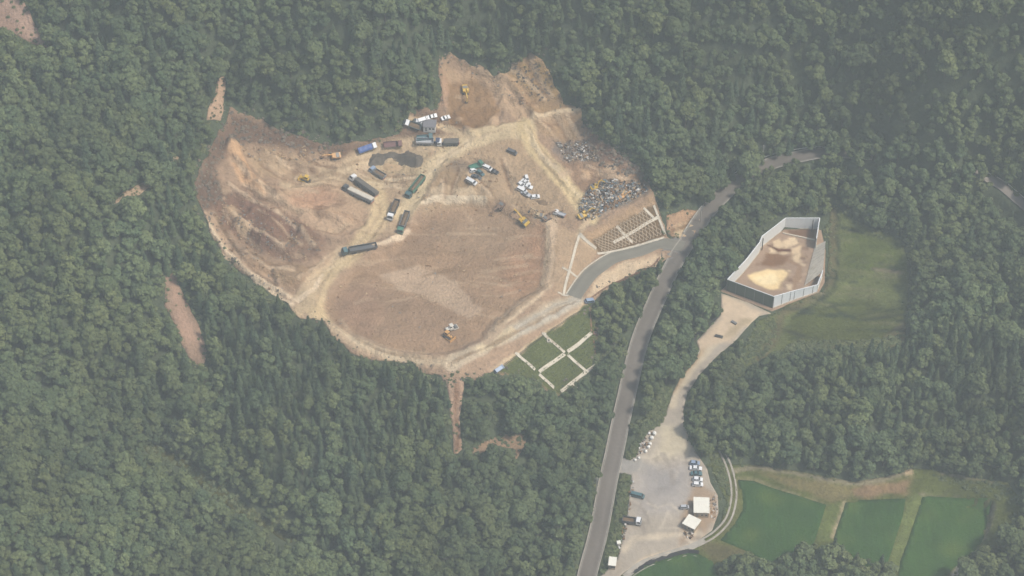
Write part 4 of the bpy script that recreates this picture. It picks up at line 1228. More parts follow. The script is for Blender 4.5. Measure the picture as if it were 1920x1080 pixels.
P_ = dict(white=(.72, .72, .70), cream=(.62, .58, .49), green=(.07, .20, .14), teal=(.06, .13, .14), blue=(.05, .10, .28), navy=(.035, .05, .10), black=(.02, .02, .022),
          grey=(.20, .21, .21), silver=(.42, .43, .44), yellow=(.62, .40, .06), orange=(.55, .30, .10), maroon=(.16, .07, .06), tan=(.45, .34, .20), dgrey=(.085, .09, .095), brown=(.25, .16, .10), lblue=(.25, .32, .42))
PM = {k: paint(k, v) for k, v in P_.items()}

def wheel(parent, x, y, z, r, w=.3):
    o = obj('wheel', shared('wheel_%.2f_%.2f' % (r, w), lambda b: b.cyl((0, 0, 0), r, w, 'y', 12), M_TYRE), parent); o.location = (x, y, z)
    s_ = 1 if y > 0 else -1
    k = obj('rim', shared('rim_%.2f' % r, lambda b: b.cyl((0, 0, 0), r * .55, .04, 'y', 8), M_STEEL), o); k.location = (0, s_ * (w / 2 + .015), 0)
    return o

def part(parent, name, key, fn, mat, loc=None):
    o = obj(name, shared(key, fn, mat), parent)
    if loc: o.location = loc
    return o

def cab(root, x0, mat, w=2.4, l=2.1, zb=.75, zt=3.0):
    """cab-over cab whose rear wall is at x0"""
    hw = w / 2; k = 'cab_%.1f_%.1f_%.1f' % (w, l, zt)
    o = obj('cab', shared(k, lambda b: b.prism([(0, zb), (l, zb), (l, zb + .95), (l - .28, zt - .12), (l - .5, zt), (.1, zt), (0, zt - .1)], -hw, hw), mat), root); o.location = (x0, 0, 0)
    part(o, 'windshield', 'ws' + k, lambda b: b.add([(l + .012, -hw + .12, zb + .98), (l + .012, hw - .12, zb + .98), (l - .255, hw - .16, zt - .2), (l - .255, -hw + .16, zt - .2)], [(0, 1, 2, 3)]), M_GLASS)
    for s_ in (-1, 1):
        part(o, 'side_window', 'sw%d' % s_ + k, lambda b: b.add([(.55, s_ * (hw + .012), zb + 1.0), (l - .12, s_ * (hw + .012), zb + 1.0), (l - .35, s_ * (hw + .012), zt - .25), (.6, s_ * (hw + .012), zt - .25)], [(0, 1, 2, 3) if s_ < 0 else (3, 2, 1, 0)]), M_GLASS)
        part(o, 'headlight', 'hl%d' % s_ + k, lambda b: b.box(l - .02, l + .03, s_ * (hw - .35) - .2, s_ * (hw - .35) + .2, zb + .1, zb + .32), M_LAMP)
        part(o, 'mirror', 'mi%d' % s_ + k, lambda b: b.box(l - .15, l - .05, s_ * (hw + .18) - .1, s_ * (hw + .18) + .1, zb + 1.1, zb + 1.6), M_DARKST)
    part(o, 'bumper', 'bu' + k, lambda b: b.box(l - .25, l + .09, -hw - .01, hw + .01, zb - .32, zb - .01), M_DARKST)
    return o

def tub(root, x0, x1, mat, w=2.45, zb=1.15, zt=2.75, load=None, cover=None, ribs=True):
    """open tipping body with ribbed sides; load = height of heaped soil, cover = tarpaulin material"""
    hw = w / 2; k = 'tub_%.1f_%.1f_%.2f' % (x0, x1, zt)
    def f(b):
        b.box(x0, x1, -hw, hw, zb, zb + .14)
        b.box(x0, x1, -hw, -hw + .09, zb + .14, zt); b.box(x0, x1, hw - .09, hw, zb + .14, zt)
        b.box(x0, x0 + .09, -hw + .09, hw - .09, zb + .14, zt); b.box(x1 - .09, x1, -hw + .09, hw - .09, zb + .14, zt + .2)
    o = obj('tipping_body', shared(k, f, mat), root)
    if ribs:
        n_ = int((x1 - x0) / 1.3)
        for s_ in (-1, 1):
            for i in range(1, n_):
                part(o, 'rib', 'rib_%.2f' % (zt - zb), lambda b: b.box(-.06, .06, -.05, .05, 0, zt - zb), mat, (x0 + (x1 - x0) * i / n_, s_ * (hw + .045), zb))
    if load is not None:
        def g(b):
            n_ = 10; rng = random.Random(int(x1 * 10))
            v = [(x0 + .1 + (x1 - x0 - .2) * i / n_, (-1 + 2 * j / 4) * (hw - .1), zb + .3 + (load * (1 - (2 * j / 4 - 1) ** 2 * .8) + rng.uniform(-.1, .1) if 0 < i < n_ else load * .3)) for i in range(n_ + 1) for j in range(5)]
            b.add(v, [(i * 5 + j, i * 5 + 5 + j, i * 5 + 6 + j, i * 5 + j + 1) for i in range(n_) for j in range(4)])
        part(o, 'soil_load', 'load_%.1f_%.1f' % (x0, load), g, MATS_LOAD)
    if cover is not None:
        def g(b):
            n_ = 9; v = []
            for i in range(n_ + 1):
                for y_, z_ in ((-hw - .03, -.35), (-hw - .02, .04), (-hw * .45, .3 + .05 * math.sin(i * 2.1)), (hw * .45, .3 + .05 * math.cos(i * 1.7)), (hw + .02, .04), (hw + .03, -.35)):
                    v.append((x0 - .03 + (x1 - x0 + .06) * i / n_, y_, zt + z_ * (.55 if i in (0, n_) else 1)))
            b.add(v, [(i * 6 + j, i * 6 + 6 + j, i * 6 + 7 + j, i * 6 + j + 1) for i in range(n_) for j in range(5)] + [(0, 1, 2, 3, 4, 5), tuple(n_ * 6 + q_ for q_ in (5, 4, 3, 2, 1, 0))])
        part(o, 'tarpaulin', 'tarp_%.1f_%.1f' % (x0, x1), g, cover)
    return o
MATS_LOAD = mat_plain('loaded_soil', tuple(alb(142, 130, 116)), .95, 0, .3, 1.0, .1)
M_TARPW = mat_plain('cream_tarpaulin', tuple(alb(206, 200, 186)), .8, 0, .15, .6, .2, tuple(DUST))
M_TARPG = mat_plain('grey_tarpaulin', tuple(alb(128, 128, 124)), .8, 0, .2, .6, .2)

def semi(label, rear, front, cabm, bodym, cover=None, load=None, name='tipper_lorry', L=15.0, group=None):
    e = stand(name, rear, front); h = L / 2
    tag(e, label, 'lorry', group)
    cab(e, h - 2.1, cabm)
    part(e, 'chassis', 'semich%.1f' % L, lambda b: b.box(h - 6.2, h - .1, -.42, .42, .62, 1.0), M_DARKST)
    part(e, 'trailer_frame', 'semitr%.1f' % L, lambda b: b.box(-h + .2, h - 3.2, -.5, .5, 1.0, 1.15), M_DARKST)
    part(e, 'fuel_tank', 'semift%.1f' % L, lambda b: b.cyl((h - 3.2, -.95, .75), .32, 1.1, 'x', 10), M_STEEL)
    tub(e, -h, h - 2.9, bodym, load=load, cover=cover, zt=2.7)
    for x in (h - 1.3, h - 4.6, h - 5.7, -h + 1.0, -h + 2.25, -h + 3.5):
        for y in (-1.02, 1.02): wheel(e, x, y, .5, .5, .36)
    part(e, 'tail_bar', 'semitb%.1f' % L, lambda b: b.box(-h - .08, -h + .02, -1.2, 1.2, .7, .9), M_RED)
    return e

def tipper(label, rear, front, cabm, bodym, cover=None, load=None, L=7.8, name='dump_truck', cat='truck', zt=2.3):
    e = stand(name, rear, front); h = L / 2
    tag(e, label, cat)
    cab(e, h - 1.9, cabm, l=1.9, zt=2.8 if L > 6 else 2.3, w=2.4 if L > 6 else 1.9)
    k = 1 if L > 6 else .78
    part(e, 'chassis', 'dch%.1f' % L, lambda b: b.box(-h + .1, h - .1, -.42, .42, .6, 1.0), M_DARKST)
    tub(e, -h, h - 2.15, bodym, w=2.45 * k, zb=1.05, zt=zt, load=load, cover=cover)
    for x in ((h - 1.2, -h + 1.1, -h + 2.3) if L > 6 else (h - 1.0, -h + 1.1)):
        for y in (-1.0 * k, 1.0 * k): wheel(e, x, y, .48 * k, .48 * k, .36)
    part(e, 'tail_bar', 'dtb%.1f' % L, lambda b: b.box(-h - .06, -h + .02, -1.1 * k, 1.1 * k, .65, .85), M_RED)
    return e

def car(label, rear, front, mat, kind='sedan', name=None, group=None, L=None):
    L = L or dict(sedan=4.5, hatch=3.9, van=4.6, kei=3.4)[kind]; h = L / 2; w = .86 if kind != 'kei' else .74
    e = stand(name or ('parked_van' if kind == 'van' else 'parked_car'), rear, front, .11)
    tag(e, label, 'van' if kind == 'van' else 'car', group)
    if kind == 'sedan':
        body = [(-h, .35), (h, .35), (h, .72), (h - .25, .8), (h - 1.25, .95), (-h + .75, .98), (-h + .05, .92), (-h, .8)]; gl = [(-h + .85, .97), (h - 1.3, .95), (h - 2.0, 1.4), (-h + 1.45, 1.42)]
    elif kind == 'hatch':
        body = [(-h, .35), (h, .35), (h, .75), (h - .2, .86), (h - 1.0, 1.0), (-h + .1, 1.02), (-h, .9)]; gl = [(-h + .12, 1.01), (h - 1.0, 1.0), (h - 1.75, 1.5), (-h + .5, 1.52)]
    elif kind == 'kei':
        body = [(-h, .35), (h, .35), (h, .8), (h - .15, .95), (h - .6, 1.05), (-h + .05, 1.05), (-h, .9)]; gl = [(-h + .08, 1.04), (h - .6, 1.05), (h - 1.1, 1.62), (-h + .25, 1.62)]
    else:
        body = [(-h, .38), (h, .38), (h, .85), (h - .12, 1.05), (h - .5, 1.15), (-h + .03, 1.15), (-h, 1.0)]; gl = [(-h + .06, 1.14), (h - .52, 1.15), (h - 1.05, 1.85), (-h + .16, 1.88)]
    k = kind + '%.1f' % L
    part(e, 'body', 'cb' + k, lambda b: b.prism(body, -w, w), mat)
    (x0, z0), (x1, z1), (x2, z2), (x3, z3) = gl
    wi = w - .12
    def cabin(b):
        v = [(x0, -w + .02, z0), (x1, -w + .02, z1), (x1, w - .02, z1), (x0, w - .02, z0), (x3, -wi, z3), (x2, -wi, z2), (x2, wi, z2), (x3, wi, z3)]
        b.add(v, [(3, 2, 1, 0), (4, 5, 6, 7), (0, 1, 5, 4), (1, 2, 6, 5), (2, 3, 7, 6), (3, 0, 4, 7)])
    part(e, 'cabin_glass', 'cg' + k, cabin, M_GLASS)
    part(e, 'roof', 'cr' + k, lambda b: b.box(x3 - .03, x2 + .03, -wi - .02, wi + .02, z3 - .04, z3 + .06, .08, .06), mat)
    for s_ in (-1, 1):
        for xa, xb in (((x1, z1), (x2, z2)), ((x0, z0), (x3, z3)), (((x0 + x1) / 2, z0), ((x2 + x3) / 2, z3))):
            part(e, 'pillar', 'cp%d%s%.2f' % (s_, k, xa[0]), lambda b: b.beam((xa[0], s_ * (w - .015), xa[1]), (xb[0], s_ * (wi + .005), xb[1]), .09, .06), mat)
        part(e, 'headlight', 'ch%d' % s_ + k, lambda b: b.box(h - .04, h + .02, s_ * (w - .25) - .17, s_ * (w - .25) + .17, .6, .74), M_LAMP)
        part(e, 'tail_light', 'ct%d' % s_ + k, lambda b: b.box(-h - .02, -h + .04, s_ * (w - .2) - .13, s_ * (w - .2) + .13, .68, .84), M_RED)
    for x in (-h + .75, h - .75):
        for y in (-w + .1, w - .1): wheel(e, x, y, .31, .31, .22)
    return e

def crawler(b, L=3.9, hgt=.85, w=.6):
    r = hgt / 2; h = L / 2
    pr = [(-h + r + r * math.cos(a), r + r * math.sin(a)) for a in [math.pi / 2 + k * math.pi / 6 for k in range(7)]] + [(h - r + r * math.cos(a), r + r * math.sin(a)) for a in [-math.pi / 2 + k * math.pi / 6 for k in range(7)]]
    b.prism(pr, -w / 2, w / 2)

def excavator(label, rear, front, mat, turn=0.0, bend=0, k=1.0, cat='excavator'):
    e = stand('excavator', rear, front, .1); e.scale = (k,) * 3
    tag(e, label, cat, None)
    c, s_ = math.cos(turn), math.sin(turn)
    for y in (-1.05, 1.05): part(e, 'track', 'extrack', crawler, M_DARKST, (0, y, 0))
    part(e, 'undercarriage', 'exund', lambda b: (b.box(-1, 1, -.8, .8, .35, .75), b.cyl((0, 0, .9), .75, .34, 'z', 14)), M_DARKST)
    hs = part(e, 'house', 'exhouse', lambda b: (b.box(-1.7, 1.35, -1.25, .2, 1.06, 2.0, .06, .06), b.box(-1.7, .2, .2, 1.25, 1.06, 1.95, .06, .06)), mat)
    part(hs, 'counterweight', 'excw', lambda b: b.prism([(-2.45, 1.2), (-1.72, 1.06), (-1.72, 2.05), (-2.3, 1.95)], -1.2, 1.2), mat)
    cb_ = part(e, 'cab', 'excab', lambda b: b.prism([(.25, 1.06), (1.75, 1.06), (1.8, 1.9), (1.45, 2.75), (.3, 2.8)], .28, 1.22), mat)
    part(cb_, 'window', 'exwin1', lambda b: b.add([(1.815, .36, 1.85), (1.815, 1.14, 1.85), (1.48, 1.14, 2.66), (1.48, .36, 2.66)], [(0, 1, 2, 3)]), M_GLASS)
    part(cb_, 'window', 'exwin2', lambda b: b.box(.45, 1.4, 1.215, 1.24, 1.75, 2.6), M_GLASS)
    part(hs, 'engine_hood', 'exhood', lambda b: b.box(-1.6, -.3, -1.1, 1.1, 2.003, 2.22, .08, .08), M_STEEL)
    if bend == 0: pts = [(1.1, 1.7), (3.2, 4.2), (5.0, 4.3), (6.3, 1.9)]
    elif bend == 1: pts = [(1.1, 1.7), (3.6, 3.4), (5.6, 3.0), (6.2, .9)]
    else: pts = [(1.1, 1.7), (2.4, 4.6), (4.0, 5.1), (5.6, 2.9)]
    bm = part(e, 'boom', 'exboom%d' % bend, lambda b: (b.beam((pts[0][0], -.35, pts[0][1]), (pts[1][0], -.35, pts[1][1]), .42, .62), b.beam((pts[1][0] - .1, -.35, pts[1][1] - .05), (pts[2][0], -.35, pts[2][1]), .4, .52)), mat)
    part(bm, 'hydraulic_ram', 'exram%d' % bend, lambda b: b.beam((1.5, -.35, 1.5), (pts[1][0] * .9, -.35, pts[1][1] - .55), .16, .16), M_STEEL)
    part(e, 'arm', 'exarm%d' % bend, lambda b: b.beam((pts[2][0] - .25, -.35, pts[2][1] + .35), (pts[3][0], -.35, pts[3][1]), .34, .44), mat)
    bx_, bz_ = pts[3]
    part(e, 'bucket', 'exbucket%d' % bend, lambda b: b.prism([(bx_ - .1, bz_ + .1), (bx_ + .25, bz_ - .1), (bx_ + .1, bz_ - .85), (bx_ - .5, bz_ - 1.0), (bx_ - .8, bz_ - .5), (bx_ - .45, bz_ - .05)], -.95, .25), M_DARKST)
    return e

def bulldozer(label, rear, front, mat):
    e = stand('bulldozer', rear, front, .1); tag(e, label, 'bulldozer')
    for y in (-1.0, 1.0): part(e, 'track', 'dztrack', lambda b: crawler(b, 3.6, 1.0, .6), M_DARKST, (0, y, 0))
    bd = part(e, 'body', 'dzbody', lambda b: (b.box(-1.6, .2, -.68, .68, .5, 1.6), b.prism([(.2, .5), (1.9, .5), (1.9, 1.55), (.2, 1.75)], -.55, .55)), mat)
    part(bd, 'exhaust', 'dzex', lambda b: b.cyl((1.2, 0, 2.0), .08, .9, 'z', 8), M_DARKST)
    cb_ = part(e, 'cab', 'dzcab', lambda b: (b.box(-1.2, .15, -.7, .7, 1.6, 1.8), b.box(-1.35, .35, -.85, .85, 2.75, 2.9)), mat)
    part(cb_, 'window', 'dzwin', lambda b: b.box(-1.15, .1, -.66, .66, 1.8, 2.75), M_GLASS)
    part(e, 'blade', 'dzblade', lambda b: b.prism([(2.5, .05), (2.75, .05), (2.62, .6), (2.8, 1.2), (2.6, 1.25), (2.42, .6)], -1.75, 1.75), mat)
    for y in (-1.42, 1.42): part(e, 'push_arm', 'dzarm', lambda b: b.beam((-.4, 0, .5), (2.5, 0, .4), .16, .24), mat, (0, y, 0))
    part(e, 'ripper', 'dzrip', lambda b: (b.box(-2.3, -1.62, -.6, .6, .7, .95), b.box(-2.4, -2.2, -.1, .1, .1, .95)), M_DARKST)
    return e

def roller(label, rear, front, mat):
    e = stand('road_roller', rear, front, .1); tag(e, label, 'roller')
    part(e, 'drum', 'rldrum', lambda b: b.cyl((1.7, 0, .75), .75, 2.0, 'y', 18), M_STEEL)
    part(e, 'drum_frame', 'rlframe', lambda b: (b.box(.7, 2.6, -1.2, -1.04, .6, .95), b.box(.7, 2.6, 1.04, 1.2, .6, .95), b.box(2.5, 2.7, -1.2, 1.2, .55, 1.0), b.box(.55, .75, -1.2, 1.2, .55, 1.05)), mat)
    part(e, 'body', 'rlbody', lambda b: b.prism([(-2.6, .6), (.5, .6), (.5, 1.3), (-1.0, 1.55), (-2.5, 1.4)], -.85, .85), mat)
    cb_ = part(e, 'canopy', 'rlcan', lambda b: b.box(-1.0, .6, -.9, .9, 2.75, 2.9, .05, .05), mat)
    for x, y in ((-.9, -.8), (-.9, .8), (.5, -.8), (.5, .8)): part(cb_, 'post', 'rlpost', lambda b: b.box(-.05, .05, -.05, .05, 1.3, 2.75), M_DARKST, (x, y, 0))
    part(e, 'seat', 'rlseat', lambda b: (b.box(-.5, .0, -.3, .3, 1.45, 1.75), b.box(-.6, -.45, -.3, .3, 1.75, 2.2)), M_DARKST)
    for y in (-.85, .85): wheel(e, -1.7, y, .7, .7, .55)
    return e

# --- lorries on the haul roads
semi('long tipper lorry with cream tarpaulin and dark cab, front one of the parked pair', (700,381), (641,350), PM['dgrey'], PM['grey'], cover=M_TARPW)
semi('white-cab tipper lorry with grey covered trailer, behind the cream-topped lorry', (707,366), (655,331), PM['white'], PM['dgrey'], cover=M_TARPG)
tipper('short grey tipper truck with blue-grey cab beside the dark gravel heap', (721,333), (694,316), PM['lblue'], PM['grey'], load=.5)
semi('green tipper lorry with pale load at the bend below the gravel heap', (793,333), (766,366), PM['teal'], PM['green'], load=1.1, L=12.5)
semi('white-cab tipper lorry with grey body on the haul road, facing the camera', (745,376), (729,414), PM['white'], PM['dgrey'], load=.6, L=11.5)
semi('bright green cab lorry with grey body at the lip of the bowl', (765,398), (749,438), PM['green'], PM['grey'], load=.9, L=11.5)
semi('empty dark tipper lorry with open trailer at the edge of the bowl', (705,459), (640,475), PM['teal'], PM['dgrey'])
tipper('blue tipper truck parked below the forest edge', (672,281), (702,267), PM['white'], PM['blue'], cover=PM['blue'], L=8.5)
tipper('dark maroon trailer truck between the blue truck and the hut', (720,268), (752,266), PM['maroon'], PM['maroon'], L=8.0, zt=1.9)
semi('navy-cab lorry with silver flat trailer below the site hut', (784,265), (822,266), PM['navy'], PM['silver'], L=10.5)
semi('white-cab lorry with charcoal trailer, right of the navy cab', (858,267), (822,268), PM['white'], PM['dgrey'], cover=M_TARPG, L=9.5)
tipper('dark green flatbed truck behind the navy-cab lorry', (785,258), (808,256), PM['teal'], PM['teal'], L=7.0, zt=1.9)
tipper('dark teal truck with white cab top left of the site hut', (778,236), (766,225), PM['white'], PM['teal'], L=7.5, load=.3)
tipper('green truck among the cars on the grey patch', (884,314), (902,309), PM['green'], PM['green'], L=6.6, zt=1.9)
tipper('small white flatbed in front of the excavators above the terrace slope', (1056,404), (1042,399), PM['white'], PM['silver'], L=5.4, zt=1.5)
tipper('dark tipper truck with white cab at the edge of the gravel yard', (1170,975), (1200,979), PM['white'], PM['dgrey'], L=7.2, load=.1)

# --- cars
car('black car beside the dark teal truck at the forest edge', (783,237), (787,228), PM['black'])
car('white car nearest the reddish bank above the hut', (785,223), (797,219), PM['white'], 'van')
car('white car behind the hut, second along the bank', (804,217), (815,214), PM['white'])
car('white car farthest along the bank behind the hut', (829,220), (840,218), PM['white'])
car('silver car tucked beside the white van above the hut', (780,222), (788,226), PM['silver'], 'hatch')
car('white van parked on the grey patch, upper one', (905,309), (920,317), PM['white'], 'van', L=5.2)
car('black car right of the upper white van', (920,315), (933,322), PM['black'])
car('small white car left of the green truck on the grey patch', (882,319), (891,317), PM['white'], 'kei')
car('dark grey car just above the lower white van', (886,327), (900,332), PM['dgrey'])
car('white van parked on the grey patch, lower one', (876,333), (894,345), PM['white'], 'van', L=5.2)
car('teal car between the two white vans', (896,320), (904,326), PM['teal'], 'hatch')
car('small white car at the top of the white cluster', (986,328), (989,338), PM['white'], 'kei')
car('white car second from the top of the white cluster', (981,336), (991,343), PM['white'])
car('white hatchback at the left of the white cluster', (974,341), (982,348), PM['white'], 'hatch')
car('white car at the right of the white cluster', (985,346), (994,349), PM['white'])
car('white van in the middle of the white cluster', (973,352), (984,358), PM['white'], 'van')
car('silver car near the bottom of the white cluster', (981,359), (991,364), PM['silver'])
car('white pickup-like car standing apart below the white cluster', (997,368), (1010,366), PM['white'], 'hatch')
car('dark car alone beside the light haul road', (953,280), (966,286), PM['dgrey'], 'van')
car('pale blue car where the paved access road turns to dirt', (1097,563), (1111,562), PM['lblue'], 'van')
car('blue-grey car at the top corner of the planted grid slope', (929,692), (940,684), PM['lblue'], 'van')
car('blue-grey car at the top of the yard parking row', (1293,866), (1312,867), PM['lblue'], 'hatch')
car('long white car second from top in the yard parking row', (1292,875), (1317,877), PM['white'], 'sedan', L=4.9)
car('dark green car in the middle of the yard parking row', (1295,886), (1316,886), PM['teal'])
car('white car fourth from top in the yard parking row', (1297,896), (1319,898), PM['white'], 'hatch')
car('white car at the bottom of the yard parking row', (1297,906), (1319,907), PM['white'], 'hatch', L=4.2)
car('long dark van alone at the roadside edge of the yard', (1182,924), (1209,931), PM['teal'], 'van', L=5.4)
car('small silver car beside the larger white-roofed office', (1275,950), (1292,949), PM['silver'], 'kei')

# --- machines
excavator('orange excavator with boom out along the forest edge, left of the blue truck', (634,290), (622,292), PM['orange'], bend=1)
bulldozer('yellow bulldozer on the left terrace near the orange soil ridge', (580,338), (564,332), PM['yellow'])
excavator('yellow excavator alone on the upper brown plateau', (870,162), (873,174), PM['yellow'], bend=1)
excavator('dark orange excavator above the bowl, left of the excavator cluster', (943,380), (937,388), PM['brown'], bend=1, k=.9)
excavator('yellow excavator with raised boom at the upper lip of the bowl', (990,420), (980,410), PM['yellow'], bend=0, k=1.1)
excavator('brown excavator right of the yellow raised-boom one', (1016,404), (1006,402), PM['tan'], bend=2, k=.85)
excavator('tan excavator nearest the small white flatbed', (1022,410), (1030,405), PM['brown'], bend=1, k=.85)
excavator('yellow excavator at the foot of the rubble heap', (1088,404), (1097,399), PM['yellow'], bend=2, k=.95)
excavator('yellow excavator standing on top of the rubble heap', (1112,351), (1120,348), PM['yellow'], bend=2, k=.8)
excavator('small orange excavator on the right of the rubble heap', (1160,368), (1170,363), PM['orange'], bend=1, k=.75)
bulldozer('orange and cream bulldozer on the lower bowl floor', (832,624), (848,634), PM['orange'])
roller('cream road roller behind the bulldozer on the bowl floor', (840,617), (854,612), PM['cream'])

# ------------------------------------------------------------------ buildings
M_ROOFW = mat_plain('white_roof_sheet', tuple(alb(226, 224, 212)), .6, 0, .08, .8, .3, tuple(alb(196, 188, 168)))
M_WALLC = mat_plain('cream_wall', tuple(alb(176, 164, 146)), .8, 0, .1, .8, .2)
M_WALLW = mat_plain('white_wall', tuple(alb(214, 210, 202)), .8, 0, .1, .8, .2)
M_ROOFG = mat_plain('grey_roof_sheet', tuple(alb(140, 142, 146)), .6, 0, .1, .8, .3)

def office(name, label, c, size, rz, hgt, wallm, roofm, pitch=.3, lift=0.1):
    x, y = c; z = H1(x, y) + lift
    e = empty(name, (x, y, z), rz); tag(e, label, 'building')
    a, b_ = size[0] / 2, size[1] / 2
    MB().box(-a, a, -b_, b_, -.6, hgt).build('wall', wallm, e)
    rf = MB().add([(-a - .25, -b_ - .25, hgt + .003), (a + .25, -b_ - .25, hgt + .003), (a + .25, b_ + .25, hgt + .003 + pitch), (-a - .25, b_ + .25, hgt + .003 + pitch),
                   (-a - .25, -b_ - .25, hgt + .12), (a + .25, -b_ - .25, hgt + .12), (a + .25, b_ + .25, hgt + .12 + pitch), (-a - .25, b_ + .25, hgt + .12 + pitch)],
                  [(3, 2, 1, 0), (4, 5, 6, 7), (0, 1, 5, 4), (1, 2, 6, 5), (2, 3, 7, 6), (3, 0, 4, 7)]).build('roof', roofm, e)
    nn = int(size[0] / .9)
    for k in range(nn + 1):
        xx = -a + 2 * a * k / nn
        rb = MB().add([(xx - .05, -b_ - .25, hgt + .123), (xx + .05, -b_ - .25, hgt + .123), (xx + .05, b_ + .25, hgt + .123 + pitch), (xx - .05, b_ + .25, hgt + .123 + pitch),
                       (xx - .04, -b_ - .25, hgt + .19), (xx + .04, -b_ - .25, hgt + .19), (xx + .04, b_ + .25, hgt + .19 + pitch), (xx - .04, b_ + .25, hgt + .19 + pitch)],
                      [(4, 5, 6, 7), (0, 1, 5, 4), (1, 2, 6, 5), (2, 3, 7, 6), (3, 0, 4, 7)]).build('seam', roofm, rf)
    d = MB().box(-a * .55 - .42, -a * .55 + .42, -b_ - .04, -b_ - .003, .05, 2.0).build('door', M_STEEL, e)
    MB().box(-a * .55 + .25, -a * .55 + .32, -b_ - .09, -b_ - .042, .95, 1.05).build('handle', M_DARKST, d)
    for xx in ((a * .1), (a * .65)):
        w_ = MB().box(xx - .5, xx + .5, -b_ - .04, -b_ - .003, 1.0, 1.9).build('window', M_WALLW, e)
        MB().box(xx - .44, xx + .44, -b_ - .06, -b_ - .043, 1.06, 1.84).build('pane', M_GLASS, w_)
    return e

def roof_centre(pts, hgt):
    z0 = -21.3
    q_ = [unproj(np.array(float(a)), np.array(float(b)), z0 + hgt) for a, b in pts]
    return float(np.mean([p[0] for p in q_])), float(np.mean([p[1] for p in q_]))
c1 = roof_centre([(1303,933),(1331,935),(1328,963),(1299,960)], 3.0)
office('site_office', 'larger site office with broad white roof beside the farm track', c1, (5.6, 7.0), R(-3), 2.9, M_WALLC, M_ROOFW)
c2 = roof_centre([(1278,981),(1295,966),(1317,976),(1298,991)], 2.7)
office('site_office', 'small white-roofed office set at an angle below the larger one', c2, (5.0, 4.8), R(-33), 2.6, M_WALLC, M_ROOFW, .2)
c3 = roof_centre([(1143,1038),(1156,1038),(1155,1055),(1141,1056)], 2.6)
office('roadside_hut', 'small white-topped hut on the verge between road and yard', c3, (2.5, 3.6), R(-8), 2.5, M_WALLC, M_ROOFW, .15)
x, y, z = at1(806, 241)
office('site_hut', 'white site hut with grey roof near the forest edge of the pit', (x, y), (5.2, 4.0), R(-4), 2.6, M_WALLW, M_ROOFG, .5)

# ------------------------------------------------------------------ the walled pen
M_PANEL = mat_plain('pale_panel', (.66, .67, .64), .6, 0, .10, .5, .3, (.50, .50, .46))
M_PANELW = mat_plain('white_panel', (.76, .78, .77), .6, 0, .08, .5, .3, (.6, .6, .57))
M_PANELD = mat_plain('olive_panel', (.115, .135, .095), .7, 0, .15, .5, .2, (.09, .09, .07))
M_LINING = mat_plain('lining_concrete', tuple(alb(202, 196, 182)), .85, 0, .2, .5, .2, tuple(alb(176, 164, 146)))
ZP = -12.0
pen = empty('walled_pen', (0, 0, 0)); pen['category'] = 'enclosure'; pen['label'] = 'tall panel-walled pen around bare soil below the meadow'
px0, py0 = unproj(np.array(1450.), np.array(500.), ZP)
pen.location = (float(px0), float(py0), ZP)
def pen_pt(u_, v_, hgt):
    a, b = unproj(np.array(float(u_)), np.array(float(v_)), ZP + hgt); return float(a) - pen.location.x, float(b) - pen.location.y
WALL = [((1451,556), 6.8, M_PANELD), ((1364,524), 6.4, M_PANEL), ((1399,487), 6.4, M_PANEL), ((1424,455), 6.4, M_PANEL), ((1429,443), 6.4, M_PANEL), ((1473,409), 6.4, M_PANEL), ((1537,409), 6.4, M_PANELW), ((1531,447), 6.2, None)]
WALL2 = [((1451,556), 6.8, M_PANELW), ((1490,545), 5.6, M_PANELW), ((1533,534), 4.4, M_PANELW), ((1543,507), 4.2, None)]
BOX1 = {}
def unit_box(mat):
    if mat.name not in BOX1: BOX1[mat.name] = MB().box(0, 1, -.5, .5, 0, 1).mesh('panel', mat)
    return BOX1[mat.name]
def pen_wall(W, out_side, name='panel'):
    for (a, ha, m_), (b, hb, _) in zip(W[:-1], W[1:]):
        p, q_ = np.array(pen_pt(*a, ha)), np.array(pen_pt(*b, hb)); L = float(np.linalg.norm(q_ - p)); ang = math.atan2(q_[1] - p[1], q_[0] - p[0])
        nn = max(1, round(L / 2.1))
        for k in range(nn):
            o = obj(name, unit_box(m_), pen); t = k / nn; hh_ = ha + (hb - ha) * (t + .5 / nn)
            o.location = (*(p + (q_ - p) * t), -.3); o.rotation_euler = (0, 0, ang); o.scale = (L / nn - .02, .12, hh_ + .3 - .03 * (k % 2))
        for k in range(0, nn + 1, 2):
            t = k / nn
            for s_ in (out_side,):
                o = obj('post', unit_box(M_STEEL), pen); o.location = (*(p + (q_ - p) * t + np.array([-math.sin(ang), math.cos(ang)]) * .13 * s_), -.3); o.rotation_euler = (0, 0, ang); o.scale = (.14, .1, ha + (hb - ha) * t + .28)
        MB().beam((*p, ha + .07), (*q_, hb + .07), .34, .13).build('cap_rail', M_PANELW if m_ is not M_PANELD else M_PANEL, pen)
        if m_ is M_PANELW or m_ is M_PANEL:
            MB().beam((*p, .25), (*q_, .25), .5, .5).build('footing', M_CONC, pen)
pen_wall(WALL, 1); pen_wall(WALL2, -1)
